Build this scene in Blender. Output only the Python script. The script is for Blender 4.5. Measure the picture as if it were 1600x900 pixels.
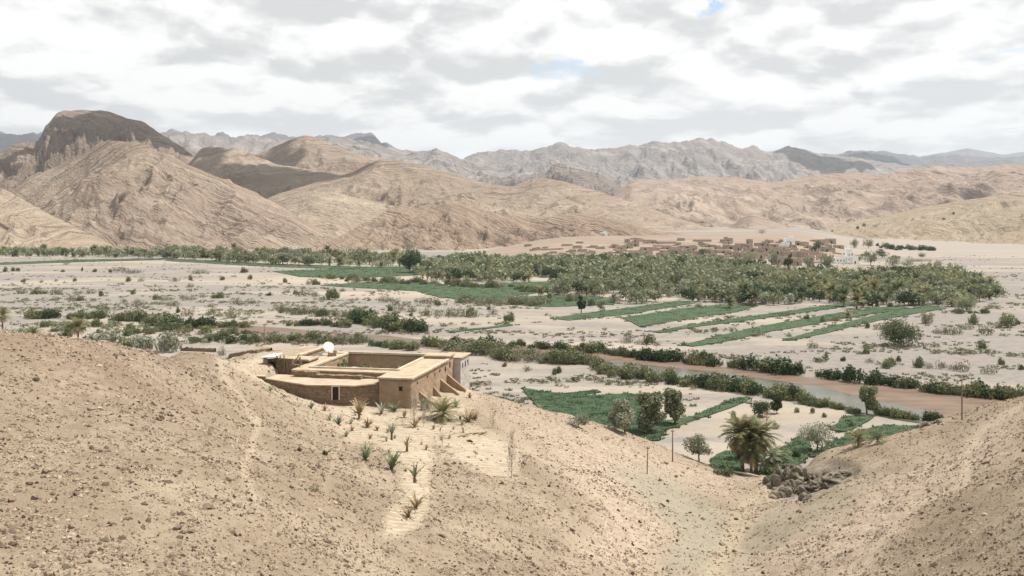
import bpy, math, random
import numpy as np
from mathutils import Vector

for o in list(bpy.data.objects):
    bpy.data.objects.remove(o)
S = bpy.context.scene
COL = S.collection
RNG = np.random.default_rng(7)
random.seed(7)

# ------------------------------------------------------------------ camera
HAZE = 3.8e-5
F = 1556.0            # focal length in photograph pixels (1600 wide)
HOR = 335.0           # horizon row in the photograph
CAMZ = 43.0
cam = bpy.data.cameras.new('camera')
cam.sensor_width = 36.0
cam.lens = 36.0 * F / 1600.0
cam.shift_y = -(450.0 - HOR) / 1600.0
cam.clip_start = 0.5
cam.clip_end = 80000.0
camo = bpy.data.objects.new('camera', cam)
COL.objects.link(camo)
camo.location = (0, 0, CAMZ)
camo.rotation_euler = (math.radians(90), 0, 0)
S.camera = camo

# ------------------------------------------------------------------ light
SUN_EL = math.radians(60)
SUN_DIR = Vector((0.95 * math.cos(SUN_EL), 0.32 * math.cos(SUN_EL), math.sin(SUN_EL))).normalized()
SUN_EL = math.asin(SUN_DIR.z)
sun = bpy.data.lights.new('sun', 'SUN')
sun.energy = 5.0
sun.angle = math.radians(0.53)
sun.color = (1.0, 0.955, 0.89)
suno = bpy.data.objects.new('sun', sun)
COL.objects.link(suno)
suno.rotation_euler = SUN_DIR.to_track_quat('Z', 'Y').to_euler()
S.view_settings.view_transform = 'Standard'
S.view_settings.look = 'None'
S.view_settings.gamma = 1.0
S.view_settings.use_curve_mapping = False
S.view_settings.exposure = 0.45
S.cycles.volume_bounces = 0
S.cycles.max_bounces = 5
S.cycles.diffuse_bounces = 2
S.cycles.transparent_max_bounces = 8


class NT:
    """short writer for node trees"""
    def __init__(self, tree):
        self.t = tree
        self.n = tree.nodes
        self.n.clear()

    def new(self, kind, **kw):
        nd = self.n.new(kind)
        for k, v in kw.items():
            if k.startswith('i_'):
                key = k[2:]
                key = int(key) if key.isdigit() else key.replace('_', ' ')
                self.put(nd.inputs[key], v)
            else:
                setattr(nd, k, v)
        return nd

    def put(self, sock, v):
        if isinstance(v, bpy.types.NodeSocket):
            self.t.links.new(v, sock)
        elif isinstance(v, bpy.types.Node):
            self.t.links.new(v.outputs[0], sock)
        else:
            if hasattr(sock.default_value, '__len__') and len(sock.default_value) == 4 and len(v) == 3:
                v = (*v, 1.0)
            sock.default_value = v

    def math(self, op, a, b=0.0, c=0.0, clamp=False):
        nd = self.n.new('ShaderNodeMath')
        nd.operation = op
        nd.use_clamp = clamp
        self.put(nd.inputs[0], a)
        self.put(nd.inputs[1], b)
        self.put(nd.inputs[2], c)
        return nd.outputs[0]

    def mix(self, f, a, b, mode='MIX'):
        nd = self.n.new('ShaderNodeMix')
        nd.data_type = 'RGBA'
        nd.blend_type = mode
        nd.clamp_factor = True
        self.put(nd.inputs[0], f)
        self.put(nd.inputs[6], a)
        self.put(nd.inputs[7], b)
        return nd.outputs[2]

    def mixf(self, f, a, b):
        nd = self.n.new('ShaderNodeMix')
        nd.data_type = 'FLOAT'
        self.put(nd.inputs[0], f)
        self.put(nd.inputs[2], a)
        self.put(nd.inputs[3], b)
        return nd.outputs[0]

    def ss(self, x, lo, hi):
        nd = self.n.new('ShaderNodeMapRange')
        nd.interpolation_type = 'SMOOTHSTEP'
        self.put(nd.inputs[0], x)
        nd.inputs[1].default_value = lo
        nd.inputs[2].default_value = hi
        return nd.outputs[0]

    def noise(self, vec, scale, detail=4.0, rough=0.55, dist=0.0):
        nd = self.n.new('ShaderNodeTexNoise')
        self.put(nd.inputs['Vector'], vec)
        nd.inputs['Scale'].default_value = scale
        nd.inputs['Detail'].default_value = detail
        nd.inputs['Roughness'].default_value = rough
        nd.inputs['Distortion'].default_value = dist
        return nd.outputs[0]

    def mapping(self, vec, scale=(1, 1, 1), loc=(0, 0, 0), rot=(0, 0, 0)):
        nd = self.n.new('ShaderNodeMapping')
        self.put(nd.inputs[0], vec)
        nd.inputs[1].default_value = loc
        nd.inputs[2].default_value = rot
        nd.inputs[3].default_value = scale
        return nd.outputs[0]

    def attr(self, name):
        nd = self.n.new('ShaderNodeAttribute')
        nd.attribute_name = name
        return nd.outputs['Fac']


# ------------------------------------------------------------------ sky
w = bpy.data.worlds.new('World')
S.world = w
w.use_nodes = True
q = NT(w.node_tree)
sky = q.new('ShaderNodeTexSky')
sky.sky_type = 'NISHITA'
sky.sun_disc = False
sky.sun_elevation = SUN_EL
sky.sun_rotation = math.atan2(SUN_DIR.x, SUN_DIR.y)
tc = q.new('ShaderNodeTexCoord')
sep = q.new('ShaderNodeSeparateXYZ', i_0=tc.outputs['Generated'])
DX, DY, DZ = sep.outputs


SKYX = 13.1


def cloud_vec(dz):
    az = q.math('ARCTAN2', DX, DY)
    el = q.math('MAXIMUM', dz, 0.0)
    cx = q.math('ADD', q.math('MULTIPLY', az, 2.3), SKYX)
    cy = q.math('MULTIPLY', q.math('DIVIDE', el, q.math('ADD', el, 0.32)), 4.0)
    return q.new('ShaderNodeCombineXYZ', i_0=cx, i_1=cy, i_2=4.1).outputs[0]


v0 = cloud_vec(DZ)
v1 = cloud_vec(q.math('ADD', DZ, 0.016))


def puff(v):
    wv = q.new('ShaderNodeTexNoise', i_Vector=v, i_Scale=4.0, i_Detail=6.0, i_Roughness=0.6)
    wo = q.new('ShaderNodeVectorMath', operation='MULTIPLY_ADD')
    q.put(wo.inputs[0], wv.outputs['Color']); wo.inputs[1].default_value = (0.30, 0.20, 0.2); q.put(wo.inputs[2], v)
    vo = q.new('ShaderNodeTexVoronoi', feature='F1', voronoi_dimensions='2D', i_Vector=wo.outputs[0], i_Scale=3.0)
    vo.inputs['Detail'].default_value = 3.0
    vo.inputs['Roughness'].default_value = 0.5
    b = q.noise(v, 2.3, 4.0, 0.5, 0.1)
    return q.math('ADD', q.math('MULTIPLY', q.math('SUBTRACT', 1.0, vo.outputs['Distance']), 0.85), q.math('MULTIPLY', b, 1.3)), b


pf0, big = puff(v0)
pf1, bigu = puff(v1)
fin = q.noise(v0, 10.0, 7.0, 0.62, 0.1)
lit = q.math('MULTIPLY', q.math('SUBTRACT', pf0, pf1), 1.9)
val = q.math('ADD', lit, q.math('MULTIPLY', q.math('SUBTRACT', fin, 0.5), 0.38))
val = q.math('ADD', val, q.math('ADD', 0.50, q.math('MULTIPLY', q.math('SUBTRACT', big, 0.5), -1.3)))
val = q.ss(val, 0.02, 1.0)
low = q.ss(DZ, 0.13, 0.02)
val = q.mixf(q.math('MULTIPLY', low, 0.35), val, 0.62)
ccol = q.mix(val, (0.515, 0.518, 0.515), (0.79, 0.785, 0.765))
gap = q.noise(v0, 2.6, 6.0, 0.6, 0.3)
gap = q.ss(gap, 0.615, 0.66)
hz_ = q.ss(DZ, 0.10, 0.18)
gap = q.math('MULTIPLY', gap, hz_)
bg_c = q.new('ShaderNodeBackground', i_Color=ccol, i_Strength=1.0)
bg_s = q.new('ShaderNodeBackground', i_Color=sky.outputs[0], i_Strength=0.12)
mx = q.new('ShaderNodeMixShader', i_0=gap, i_1=bg_c.outputs[0], i_2=bg_s.outputs[0])
q.new('ShaderNodeOutputWorld', i_Surface=mx.outputs[0])


# ------------------------------------------------------------------ numpy noise
def _hash(ix, iy, seed):
    h = (ix.astype(np.int64) * 374761393 + iy.astype(np.int64) * 668265263 + seed * 974634777) & 0xFFFFFFFF
    h = ((h ^ (h >> 13)) * 1274126177) & 0xFFFFFFFF
    h = (h ^ (h >> 16)) & 0xFFFFFFFF
    return h


def perlin(x, y, seed=0):
    x = np.asarray(x, float); y = np.asarray(y, float)
    x0 = np.floor(x); y0 = np.floor(y)
    fx = x - x0; fy = y - y0
    ux = fx * fx * fx * (fx * (fx * 6 - 15) + 10)
    uy = fy * fy * fy * (fy * (fy * 6 - 15) + 10)
    out = 0
    res = []
    for dx in (0, 1):
        for dy in (0, 1):
            a = _hash(x0 + dx, y0 + dy, seed) * (2 * math.pi / 4294967296.0)
            res.append(np.cos(a) * (fx - dx) + np.sin(a) * (fy - dy))
    a = res[0] + (res[2] - res[0]) * ux
    b = res[1] + (res[3] - res[1]) * ux
    return (a + (b - a) * uy) * 1.4


def fbm(x, y, octv=5, seed=0, gain=0.5, lac=2.03):
    s = 0; a = 1.0; t = 0
    for i in range(octv):
        s = s + a * perlin(x, y, seed + i * 17)
        t += a; a *= gain
        x = x * lac + 11.3; y = y * lac - 5.1
    return s / t


def ridged(x, y, octv=5, seed=0, gain=0.55, lac=2.03):
    s = 0; a = 1.0; t = 0; wgt = 1.0
    for i in range(octv):
        n = 1 - np.abs(perlin(x, y, seed + i * 13)) * 1.6
        n = np.clip(n, 0, 1) ** 2 * wgt
        s = s + a * n
        wgt = np.clip(n * 1.8, 0, 1)
        t += a; a *= gain
        x = x * lac + 3.3; y = y * lac - 7.1
    return s / t


def sstep(x, a, b):
    t = np.clip((x - a) / (b - a), 0, 1)
    return t * t * (3 - 2 * t)


# ------------------------------------------------------------------ object helpers
def tag(o, label=None, cat=None, group=None, kind=None):
    if label: o['label'] = label
    if cat: o['category'] = cat
    if group: o['group'] = group
    if kind: o['kind'] = kind
    return o


def empty(name, loc=(0, 0, 0), rz=0.0, label=None, cat=None, group=None):
    o = bpy.data.objects.new(name, None)
    COL.objects.link(o)
    o.empty_display_size = 0.2
    o.location = loc
    o.rotation_euler = (0, 0, rz)
    return tag(o, label, cat, group)


def link(name, me, parent=None, loc=(0, 0, 0), rz=0.0, sc=None):
    o = bpy.data.objects.new(name, me)
    COL.objects.link(o)
    o.parent = parent
    o.location = loc
    o.rotation_euler = (0, 0, rz)
    if sc is not None:
        o.scale = sc if hasattr(sc, '__len__') else (sc, sc, sc)
    return o


def mesh_np(name, V, Fc, mats, attrs=None, mi=None, smooth=False):
    """V (n,3); Fc list of arrays (m,k) or one array; attrs: dict of float per vertex"""
    if isinstance(Fc, np.ndarray):
        Fc = [Fc]
    Fc = [f for f in Fc if len(f)]
    me = bpy.data.meshes.new(name)
    nl = sum(f.size for f in Fc); nf = sum(len(f) for f in Fc)
    me.vertices.add(len(V)); me.loops.add(nl); me.polygons.add(nf)
    me.vertices.foreach_set('co', np.ascontiguousarray(V, dtype=np.float32).ravel())
    me.loops.foreach_set('vertex_index', np.concatenate([f.ravel() for f in Fc]).astype(np.int32))
    tot = np.concatenate([np.full(len(f), f.shape[1]) for f in Fc])
    st = np.concatenate([[0], np.cumsum(tot)[:-1]])
    me.polygons.foreach_set('loop_start', st.astype(np.int32))
    if mi is not None:
        me.polygons.foreach_set('material_index', np.asarray(mi, dtype=np.int32))
    me.update(calc_edges=True)
    me.polygons.foreach_set('use_smooth', np.full(nf, bool(smooth)))
    for k, a in (attrs or {}).items():
        at = me.attributes.new(k, 'FLOAT', 'POINT')
        at.data.foreach_set('value', np.asarray(a, dtype=np.float32))
    for m in (mats if isinstance(mats, (list, tuple)) else [mats]):
        me.materials.append(m)
    return me


def grid_faces(nr, nc):
    i = np.arange(nr - 1)[:, None] * nc + np.arange(nc - 1)[None, :]
    i = i.ravel()
    return np.stack([i, i + 1, i + nc + 1, i + nc], 1)


class MB:
    """collects triangles and quads with a material slot and a tint per vertex"""
    def __init__(self):
        self.v = []; self.q = []; self.t = []; self.qm = []; self.tm = []; self.ti = []; self.n = 0

    def add(self, V, Q=None, T=None, m=0, tint=0.5):
        V = np.asarray(V, float).reshape(-1, 3)
        if Q is not None and len(Q):
            Q = np.asarray(Q, int).reshape(-1, 4); self.q.append(Q + self.n); self.qm.append(np.full(len(Q), m))
        if T is not None and len(T):
            T = np.asarray(T, int).reshape(-1, 3); self.t.append(T + self.n); self.tm.append(np.full(len(T), m))
        self.ti.append(np.broadcast_to(np.asarray(tint, float), (len(V),)).copy())
        self.v.append(V); self.n += len(V)

    def box(self, c, s, rz=0.0, m=0, tint=0.5, taper=1.0, bottom=True):
        cx, cy, cz = c; sx, sy, sz = s[0] / 2, s[1] / 2, s[2] / 2
        P = []
        for k, z in enumerate((-sz, sz)):
            f = 1.0 if k == 0 else taper
            for x, y in ((-sx, -sy), (sx, -sy), (sx, sy), (-sx, sy)):
                X, Y = x * f, y * f
                P.append((cx + X * math.cos(rz) - Y * math.sin(rz), cy + X * math.sin(rz) + Y * math.cos(rz), cz + z))
        Q = [(4, 5, 6, 7), (0, 1, 5, 4), (1, 2, 6, 5), (2, 3, 7, 6), (3, 0, 4, 7)]
        if bottom: Q.append((3, 2, 1, 0))
        self.add(P, Q, m=m, tint=tint)

    def tube(self, pts, rad, n=6, m=0, tint=0.5, cap=True):
        pts = [np.asarray(p, float) for p in pts]
        if not hasattr(rad, '__len__'): rad = [rad] * len(pts)
        V = []; Q = []; T = []
        for i, p in enumerate(pts):
            d = pts[min(i + 1, len(pts) - 1)] - pts[max(i - 1, 0)]
            d = d / (np.linalg.norm(d) + 1e-9)
            a = np.cross(d, (0, 0, 1.0))
            if np.linalg.norm(a) < 0.1: a = np.cross(d, (1.0, 0, 0))
            a /= np.linalg.norm(a); b = np.cross(d, a)
            for k in range(n):
                t = 2 * math.pi * k / n
                V.append(p + rad[i] * (a * math.cos(t) + b * math.sin(t)))
        for i in range(len(pts) - 1):
            for k in range(n):
                k2 = (k + 1) % n
                Q.append((i * n + k, i * n + k2, (i + 1) * n + k2, (i + 1) * n + k))
        if cap:
            V.append(pts[-1]); L = (len(pts) - 1) * n
            for k in range(n): T.append((L + k, L + (k + 1) % n, len(V) - 1))
        self.add(V, Q, T, m=m, tint=tint)

    def mesh(self, name, mats, smooth=False):
        V = np.concatenate(self.v)
        fs = []; mi = []
        if self.q: fs.append(np.concatenate(self.q)); mi.append(np.concatenate(self.qm))
        if self.t: fs.append(np.concatenate(self.t)); mi.append(np.concatenate(self.tm))
        return mesh_np(name, V, fs, mats, {'tint': np.concatenate(self.ti)}, np.concatenate(mi), smooth)


def merge(name, base, places, mats, smooth=False, mset=None):
    """base (V,faces array, tint); places (x,y,z,rz,scale xyz,tint) -> one mesh"""
    V, Fc, T = base
    n = len(places); P = np.asarray(places, float)
    c, s = np.cos(P[:, 3]), np.sin(P[:, 3])
    X = V[None, :, 0] * P[:, 4:5]; Y = V[None, :, 1] * P[:, 5:6]; Z = V[None, :, 2] * P[:, 6:7]
    W = np.stack([X * c[:, None] - Y * s[:, None] + P[:, 0:1], X * s[:, None] + Y * c[:, None] + P[:, 1:2], Z + P[:, 2:3]], 2)
    FF = (Fc[None] + (np.arange(n) * len(V))[:, None, None]).reshape(-1, Fc.shape[1])
    tint = np.clip(T[None, :] * 0.6 + P[:, 7:8] * 0.4, 0, 1)
    return W.reshape(-1, 3), FF, tint.ravel()


# ------------------------------------------------------------------ materials
def mat(name):
    m = bpy.data.materials.new(name)
    m.use_nodes = True
    return m, NT(m.node_tree)


def finish(q, color, rough=0.9, bump=None, bstr=0.5, bdist=0.1, spec=0.15, extra=None):
    b = q.new('ShaderNodeBsdfPrincipled')
    q.put(b.inputs['Base Color'], color)
    q.put(b.inputs['Roughness'], rough)
    q.put(b.inputs['Specular IOR Level'], spec)
    if bump is not None:
        bn = q.new('ShaderNodeBump')
        bn.inputs['Strength'].default_value = bstr
        bn.inputs['Distance'].default_value = bdist
        q.put(bn.inputs['Height'], bump)
        q.t.links.new(bn.outputs[0], b.inputs['Normal'])
    out = b.outputs[0]
    if extra is not None:
        tr = q.new('ShaderNodeBsdfTranslucent')
        q.put(tr.inputs[0], color)
        ms = q.new('ShaderNodeMixShader', i_0=extra, i_1=out, i_2=tr.outputs[0])
        out = ms.outputs[0]
    q.new('ShaderNodeOutputMaterial', i_Surface=out)


def pos(q):
    return q.new('ShaderNodeNewGeometry').outputs['Position']


def m_leaf(name, c0, c1, c2=None, trans=0.25, objvar=0.6):
    m, q = mat(name)
    t = q.attr('tint')
    r = q.new('ShaderNodeObjectInfo').outputs['Random']
    f = q.math('ADD', q.math('MULTIPLY', t, 1 - objvar * 0.5), q.math('MULTIPLY', r, objvar * 0.5))
    col = q.mix(f, c0, c1)
    if c2 is not None:
        col = q.mix(q.ss(q.math('FRACT', q.math('MULTIPLY', r, 7.31)), 0.35, 0.9), col, c2)
    finish(q, col, 0.75, extra=trans, spec=0.2)
    return m


def m_flat(name, c0, c1, scale=3.0, bump=0.5, bdist=0.05, rough=0.9, detail=6.0, objvar=0.0):
    m, q = mat(name)
    tc = q.new('ShaderNodeTexCoord').outputs['Object']
    n = q.noise(tc, scale, detail, 0.6, 0.2)
    n2 = q.noise(tc, scale * 6, 4, 0.6)
    f = q.ss(q.math('ADD', q.math('MULTIPLY', n, 0.7), q.math('MULTIPLY', n2, 0.3)), 0.3, 0.7)
    col = q.mix(f, c0, c1)
    if objvar:
        r = q.new('ShaderNodeObjectInfo').outputs['Random']
        col = q.mix(objvar, col, q.mix(r, tuple(0.6 * x for x in c0), tuple(min(1, 1.35 * x) for x in c1)))
    finish(q, col, rough, q.math('ADD', n, q.math('MULTIPLY', n2, 0.5)), bump, bdist)
    return m


M = {}
M['stone'] = m_flat('hill_stone', (0.07, 0.05, 0.037), (0.26, 0.195, 0.14), 2.0, 0.4, 0.04, objvar=0.55)
M['bark'] = m_flat('bark', (0.10, 0.068, 0.045), (0.22, 0.155, 0.10), 5.0, 0.8, 0.03)
M['wood'] = m_flat('weathered_wood', (0.10, 0.075, 0.055), (0.23, 0.17, 0.12), 4.0, 0.5, 0.02)
M['palewood'] = m_flat('bleached_wood', (0.42, 0.36, 0.29), (0.62, 0.54, 0.45), 4.0, 0.5, 0.02)
M['olive'] = m_leaf('olive_leaf', (0.045, 0.055, 0.026), (0.33, 0.345, 0.21), (0.20, 0.22, 0.12))
M['silver'] = m_leaf('silvery_leaf', (0.10, 0.11, 0.072), (0.40, 0.41, 0.30), None)
M['dark'] = m_leaf('dark_green_leaf', (0.015, 0.03, 0.013), (0.08, 0.115, 0.05), None)
M['palm'] = m_leaf('palm_frond', (0.032, 0.045, 0.02), (0.25, 0.27, 0.145), (0.23, 0.215, 0.105), 0.25)
M['palmdark'] = m_leaf('palm_frond_green', (0.022, 0.035, 0.014), (0.17, 0.19, 0.09), None, 0.25)
M['dry'] = m_leaf('dry_frond', (0.20, 0.145, 0.08), (0.40, 0.31, 0.18), None, 0.15)
M['bush'] = m_leaf('riverside_leaf', (0.035, 0.048, 0.02), (0.21, 0.23, 0.115), (0.175, 0.185, 0.09))
M['sage'] = m_leaf('scrub_leaf', (0.10, 0.10, 0.06), (0.28, 0.265, 0.18), (0.19, 0.18, 0.11))
M['twig'] = m_leaf('bare_twig', (0.24, 0.19, 0.15), (0.46, 0.40, 0.35), None, 0.0)
M['dead'] = m_leaf('dead_brush', (0.13, 0.075, 0.045), (0.30, 0.19, 0.11), None, 0.1)
M['dkgreen_tuft'] = m_leaf('terrace_plant', (0.09, 0.115, 0.06), (0.27, 0.29, 0.17), None, 0.15)


def m_rock(name, base, light, dark, red, bandscale=1.0, fine=0.25, bump=1.0, bdist=3.5, redmix=0.5):
    """far hills: beds of rock follow the 'strata' attribute of the mesh"""
    m, q = mat(name)
    p = pos(q)
    s = q.attr('strata')
    sv = q.new('ShaderNodeCombineXYZ', i_0=q.math('MULTIPLY', s, bandscale), i_1=0.0, i_2=0.0).outputs[0]
    pv = q.new('ShaderNodeVectorMath', operation='ADD')
    q.put(pv.inputs[0], sv)
    q.put(pv.inputs[1], q.mapping(p, (0.0012, 0.0012, 0.0012)))
    b1 = q.noise(pv.outputs[0], 1.3, 6.0, 0.68)
    b2 = q.noise(p, 0.009, 5.0, 0.6, 0.4)
    b3 = q.noise(p, fine, 5.0, 0.65)
    big = q.noise(p, 0.0022, 4.0, 0.55, 0.5)
    b4 = q.noise(p, fine * 0.2, 6.0, 0.7, 0.3)
    f = q.math('ADD', q.math('MULTIPLY', b1, 0.5), q.math('ADD', q.math('MULTIPLY', b2, 0.25), q.math('MULTIPLY', b4, 0.25)))
    col = q.mix(q.ss(f, 0.36, 0.66), dark, light)
    col = q.mix(q.ss(b1, 0.40, 0.58), base, col)
    col = q.mix(q.math('MULTIPLY', q.ss(big, 0.48, 0.68), redmix), col, red)
    col = q.mix(q.math('MULTIPLY', q.ss(b3, 0.5, 0.75), 0.35), col, tuple(x * 0.55 for x in base))
    sv2 = q.new('ShaderNodeCombineXYZ', i_0=q.math('MULTIPLY', s, bandscale * 2.2), i_1=q.math('MULTIPLY', b2, 0.6), i_2=5.0).outputs[0]
    b5 = q.noise(sv2, 1.5, 3.0, 0.6)
    msk = q.ss(q.noise(p, 0.006, 4.0, 0.6, 0.5), 0.44, 0.60)
    col = q.mix(q.math('MULTIPLY', q.math('MULTIPLY', q.ss(b5, 0.56, 0.63), msk), 0.75), col, tuple(x * 0.38 for x in base))
    col = q.mix(q.math('MULTIPLY', q.ss(b5, 0.42, 0.36), 0.5), col, tuple(min(1, x * 1.1) for x in light))
    h = q.math('ADD', q.math('MULTIPLY', b5, -3.0), q.math('MULTIPLY', b1, 1.2)); h = q.math('ADD', h, 0.0)
    h = q.math('ADD', h, q.math('ADD', b3, q.math('MULTIPLY', b4, 3.0)))
    finish(q, col, 0.95, h, bump, bdist, 0.05)
    return m


M['tan'] = m_rock('tan_rock', (0.32, 0.25, 0.19), (0.43, 0.355, 0.28), (0.175, 0.135, 0.105), (0.265, 0.195, 0.16), 0.6)
M['tanlight'] = m_rock('pale_bedded_rock', (0.355, 0.285, 0.215), (0.455, 0.38, 0.295), (0.20, 0.155, 0.115), (0.40, 0.30, 0.22), 0.7)
M['brown'] = m_rock('brown_rock', (0.315, 0.235, 0.175), (0.41, 0.32, 0.24), (0.21, 0.155, 0.12), (0.27, 0.18, 0.16), 0.6)
M['mesa'] = m_rock('mesa_rock', (0.22, 0.168, 0.132), (0.34, 0.27, 0.215), (0.11, 0.082, 0.065), (0.20, 0.14, 0.115), 1.0, 0.12, 1.0, 4.0)
M['red'] = m_rock('reddish_rock', (0.30, 0.23, 0.18), (0.40, 0.325, 0.26), (0.19, 0.145, 0.115), (0.28, 0.20, 0.165), 0.5, 0.15)
M['olivehill'] = m_rock('olive_tan_rock', (0.325, 0.262, 0.185), (0.42, 0.34, 0.25), (0.22, 0.18, 0.135), (0.33, 0.245, 0.18), 0.6, 0.25)
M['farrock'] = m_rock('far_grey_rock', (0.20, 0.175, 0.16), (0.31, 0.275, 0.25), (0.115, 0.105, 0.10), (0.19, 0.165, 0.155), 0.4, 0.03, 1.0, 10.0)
M['cliffrock'] = m_rock('dark_cliff_rock', (0.22, 0.185, 0.16), (0.32, 0.275, 0.24), (0.11, 0.095, 0.085), (0.21, 0.17, 0.15), 0.8, 0.06, 1.0, 8.0)
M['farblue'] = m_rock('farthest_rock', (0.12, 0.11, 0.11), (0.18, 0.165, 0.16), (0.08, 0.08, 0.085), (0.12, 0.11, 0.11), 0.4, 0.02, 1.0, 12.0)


# ------------------------------------------------------------------ the heights of the foreground spur
CP = """
-300 900 34;0 900 37;350 900 42;500 900 49;700 900 58;900 900 76;1000 900 86;1110 900 90;1200 900 87;1300 900 79;1450 900 66;1600 900 55;1900 900 40
-300 800 38;0 800 44;350 800 50;500 800 59;640 800 70;800 800 86;900 800 96;1000 800 107;1080 800 118;1160 800 128;1230 790 122;1300 800 104;1400 800 94;1500 800 80;1600 800 66;1900 800 44
600 850 60;1000 850 97;1130 850 108;1200 850 103;1300 850 90;1500 850 73
-300 700 46;0 700 54;200 700 58;300 700 63;400 700 78;500 700 100;550 700 110;600 700 116;640 700 110;720 700 116;800 700 124;900 700 141;1000 740 142;1100 760 143;1190 765 152
-300 600 60;0 600 68;150 600 71;300 640 82;400 640 104;450 650 114;500 650 130;400 600 134;450 615 146
-300 530 74;-150 528 74;0 532 74;100 540 78;200 551 86;270 560 98;330 570 118;345 580 132;-300 545 88;-150 540 88;0 540 88;100 545 92;200 556 98;270 565 108;-300 575 100;-150 570 100;0 565 100;100 568 104;200 575 110;270 582 118
390 560 168;430 588 158;432 603 155;470 622 150;500 638 148;560 640 147;640 640 150;700 640 152;715 600 176;600 660 141;700 670 136;740 640 156;760 670 143;760 622 172;800 640 156
860 641 173;960 669 171;1000 684 169;1110 724 165;1190 747 162;900 660 160
1210 735 152;1230 728 157;1240 778 130;1300 770 118;1300 720 148;1300 700 160;1380 685 155;1450 669 150;1500 656 146;1600 623 138;1700 590 128;1900 540 118
1400 740 120;1500 740 104;1600 740 84;1600 680 106;1500 700 122;1900 700 60
300 546 152;380 553 176;520 545 186
"""
pts = []
for part in CP.replace('\n', ';').split(';'):
    if part.strip():
        a, b, c = map(float, part.split())
        pts.append(((a - 800) / F * c, c, CAMZ - (b - HOR) / F * c))
for px, Y, z in ((-300, 130, 20), (0, 130, 21), (100, 140, 18), (200, 160, 13), (-300, 190, 3), (0, 200, 4), (150, 215, 0), (0, 240, -5), (-300, 240, -5),
                 (-300, 280, -8), (200, 245, -6), (300, 205, 8), (300, 240, -4), (400, 212, 7), (400, 240, -4), (550, 197, 9.5), (550, 218, 2), (550, 242, -5),
                 (700, 192, 8), (700, 210, 0), (760, 190, 5), (760, 210, -3), (880, 192, 1), (880, 205, -4), (960, 186, -1), (1050, 180, -1.5), (1100, 178, -3), (1165, 172, -2.2),
                 (1240, 176, -2), (1300, 187, -1.6), (1360, 191, -1.5), (1450, 184, 2), (1450, 200, -3), (1600, 165, 13), (1600, 195, 3), (1600, 215, -4), (1900, 190, 10), (1900, 240, -6),
                 (1200, 230, -8), (900, 250, -8), (1500, 260, -9), (1700, 290, -9), (550, 290, -9), (200, 290, -9)):
    pts.append(((px - 800) / F * Y, Y, z))
pts += [(0, 0, 41.2), (-30, 0, 39), (30, 0, 38), (0, 15, 36.5), (-20, 20, 33.5), (22, 24, 31), (0, -25, 44), (-60, -20, 42), (60, -20, 40), (-90, 30, 31), (90, 40, 24), (-150, 60, 30), (150, 90, 22)]
pts = np.array(pts)
C2 = 36.0


def _rbf(px, py):
    d2 = (px[:, None] - pts[None, :, 0]) ** 2 + (py[:, None] - pts[None, :, 1]) ** 2
    return np.sqrt(d2 + C2)


A = _rbf(pts[:, 0], pts[:, 1]) - np.eye(len(pts)) * 0.6
n_ = len(pts)
Pm = np.stack([np.ones(n_), pts[:, 0], pts[:, 1]], 1)
K = np.block([[A, Pm], [Pm.T, np.zeros((3, 3))]])
sol = np.linalg.solve(K, np.concatenate([pts[:, 2], np.zeros(3)]))
# table
TX = np.arange(-230, 300.1, 1.0); TY = np.arange(-40, 330.1, 1.0)
gx, gy = np.meshgrid(TX, TY)
tz = []
for i in range(len(TY)):
    tz.append(_rbf(gx[i], gy[i]) @ sol[:n_] + sol[n_] + sol[n_ + 1] * gx[i] + sol[n_ + 2] * gy[i])
TZ = np.array(tz)
TZ = TZ - 3 * np.clip((gy - 250) / 20, 0, 3) * (TZ < 5) - 40 * (TZ > 5) * np.clip((gy - 230) / 60, 0, 1)


def hill_raw(X, Y):
    X = np.asarray(X, float); Y = np.asarray(Y, float)
    fx = np.clip(X - TX[0], 0, len(TX) - 1.001); fy = np.clip(Y - TY[0], 0, len(TY) - 1.001)
    ix = fx.astype(int); iy = fy.astype(int); fx = fx - ix; fy = fy - iy
    a = TZ[iy, ix] * (1 - fx) + TZ[iy, ix + 1] * fx
    b = TZ[iy + 1, ix] * (1 - fx) + TZ[iy + 1, ix + 1] * fx
    return a * (1 - fy) + b * fy


def ground_z(X, Y):
    """valley floor: flat, with the rise under the village"""
    px = 800 + F * X / np.maximum(Y, 1)
    m = sstep(Y, 905, 1190) * sstep(px, 740, 900) * (1 - sstep(px, 1235, 1345))
    return m * 14.5 + np.clip(Y - 2600, 0, None) * 0.0


def W(px, py, Y):
    return np.array([(px - 800) / F * Y, Y, CAMZ - (py - HOR) / F * Y])


def G(px, py):
    """the point of the flat valley floor seen at a place of the photograph"""
    Y = CAMZ * F / (py - HOR)
    if Y > 880:
        ys = np.arange(880, 2400, 2.0)
        rz = CAMZ - (py - HOR) / F * ys
        gz = ground_z((px - 800) / F * ys, ys)
        k = np.argmax(rz <= gz)
        Y = ys[k] if (rz <= gz).any() else Y
        return np.array([(px - 800) / F * Y, Y, float(ground_z((px - 800) / F * Y, Y))])
    return np.array([(px - 800) / F * Y, Y, 0.0])


# houses' platform etc. (local frame of the farmhouse)
HO = np.array([-15.3, 151.5])
HT = math.radians(-11.9)
EX = np.array([math.cos(HT), math.sin(HT)]); EY = np.array([-math.sin(HT), math.cos(HT)])


def hl(a, b):
    p = HO + a * EX + b * EY
    return float(p[0]), float(p[1])


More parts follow.
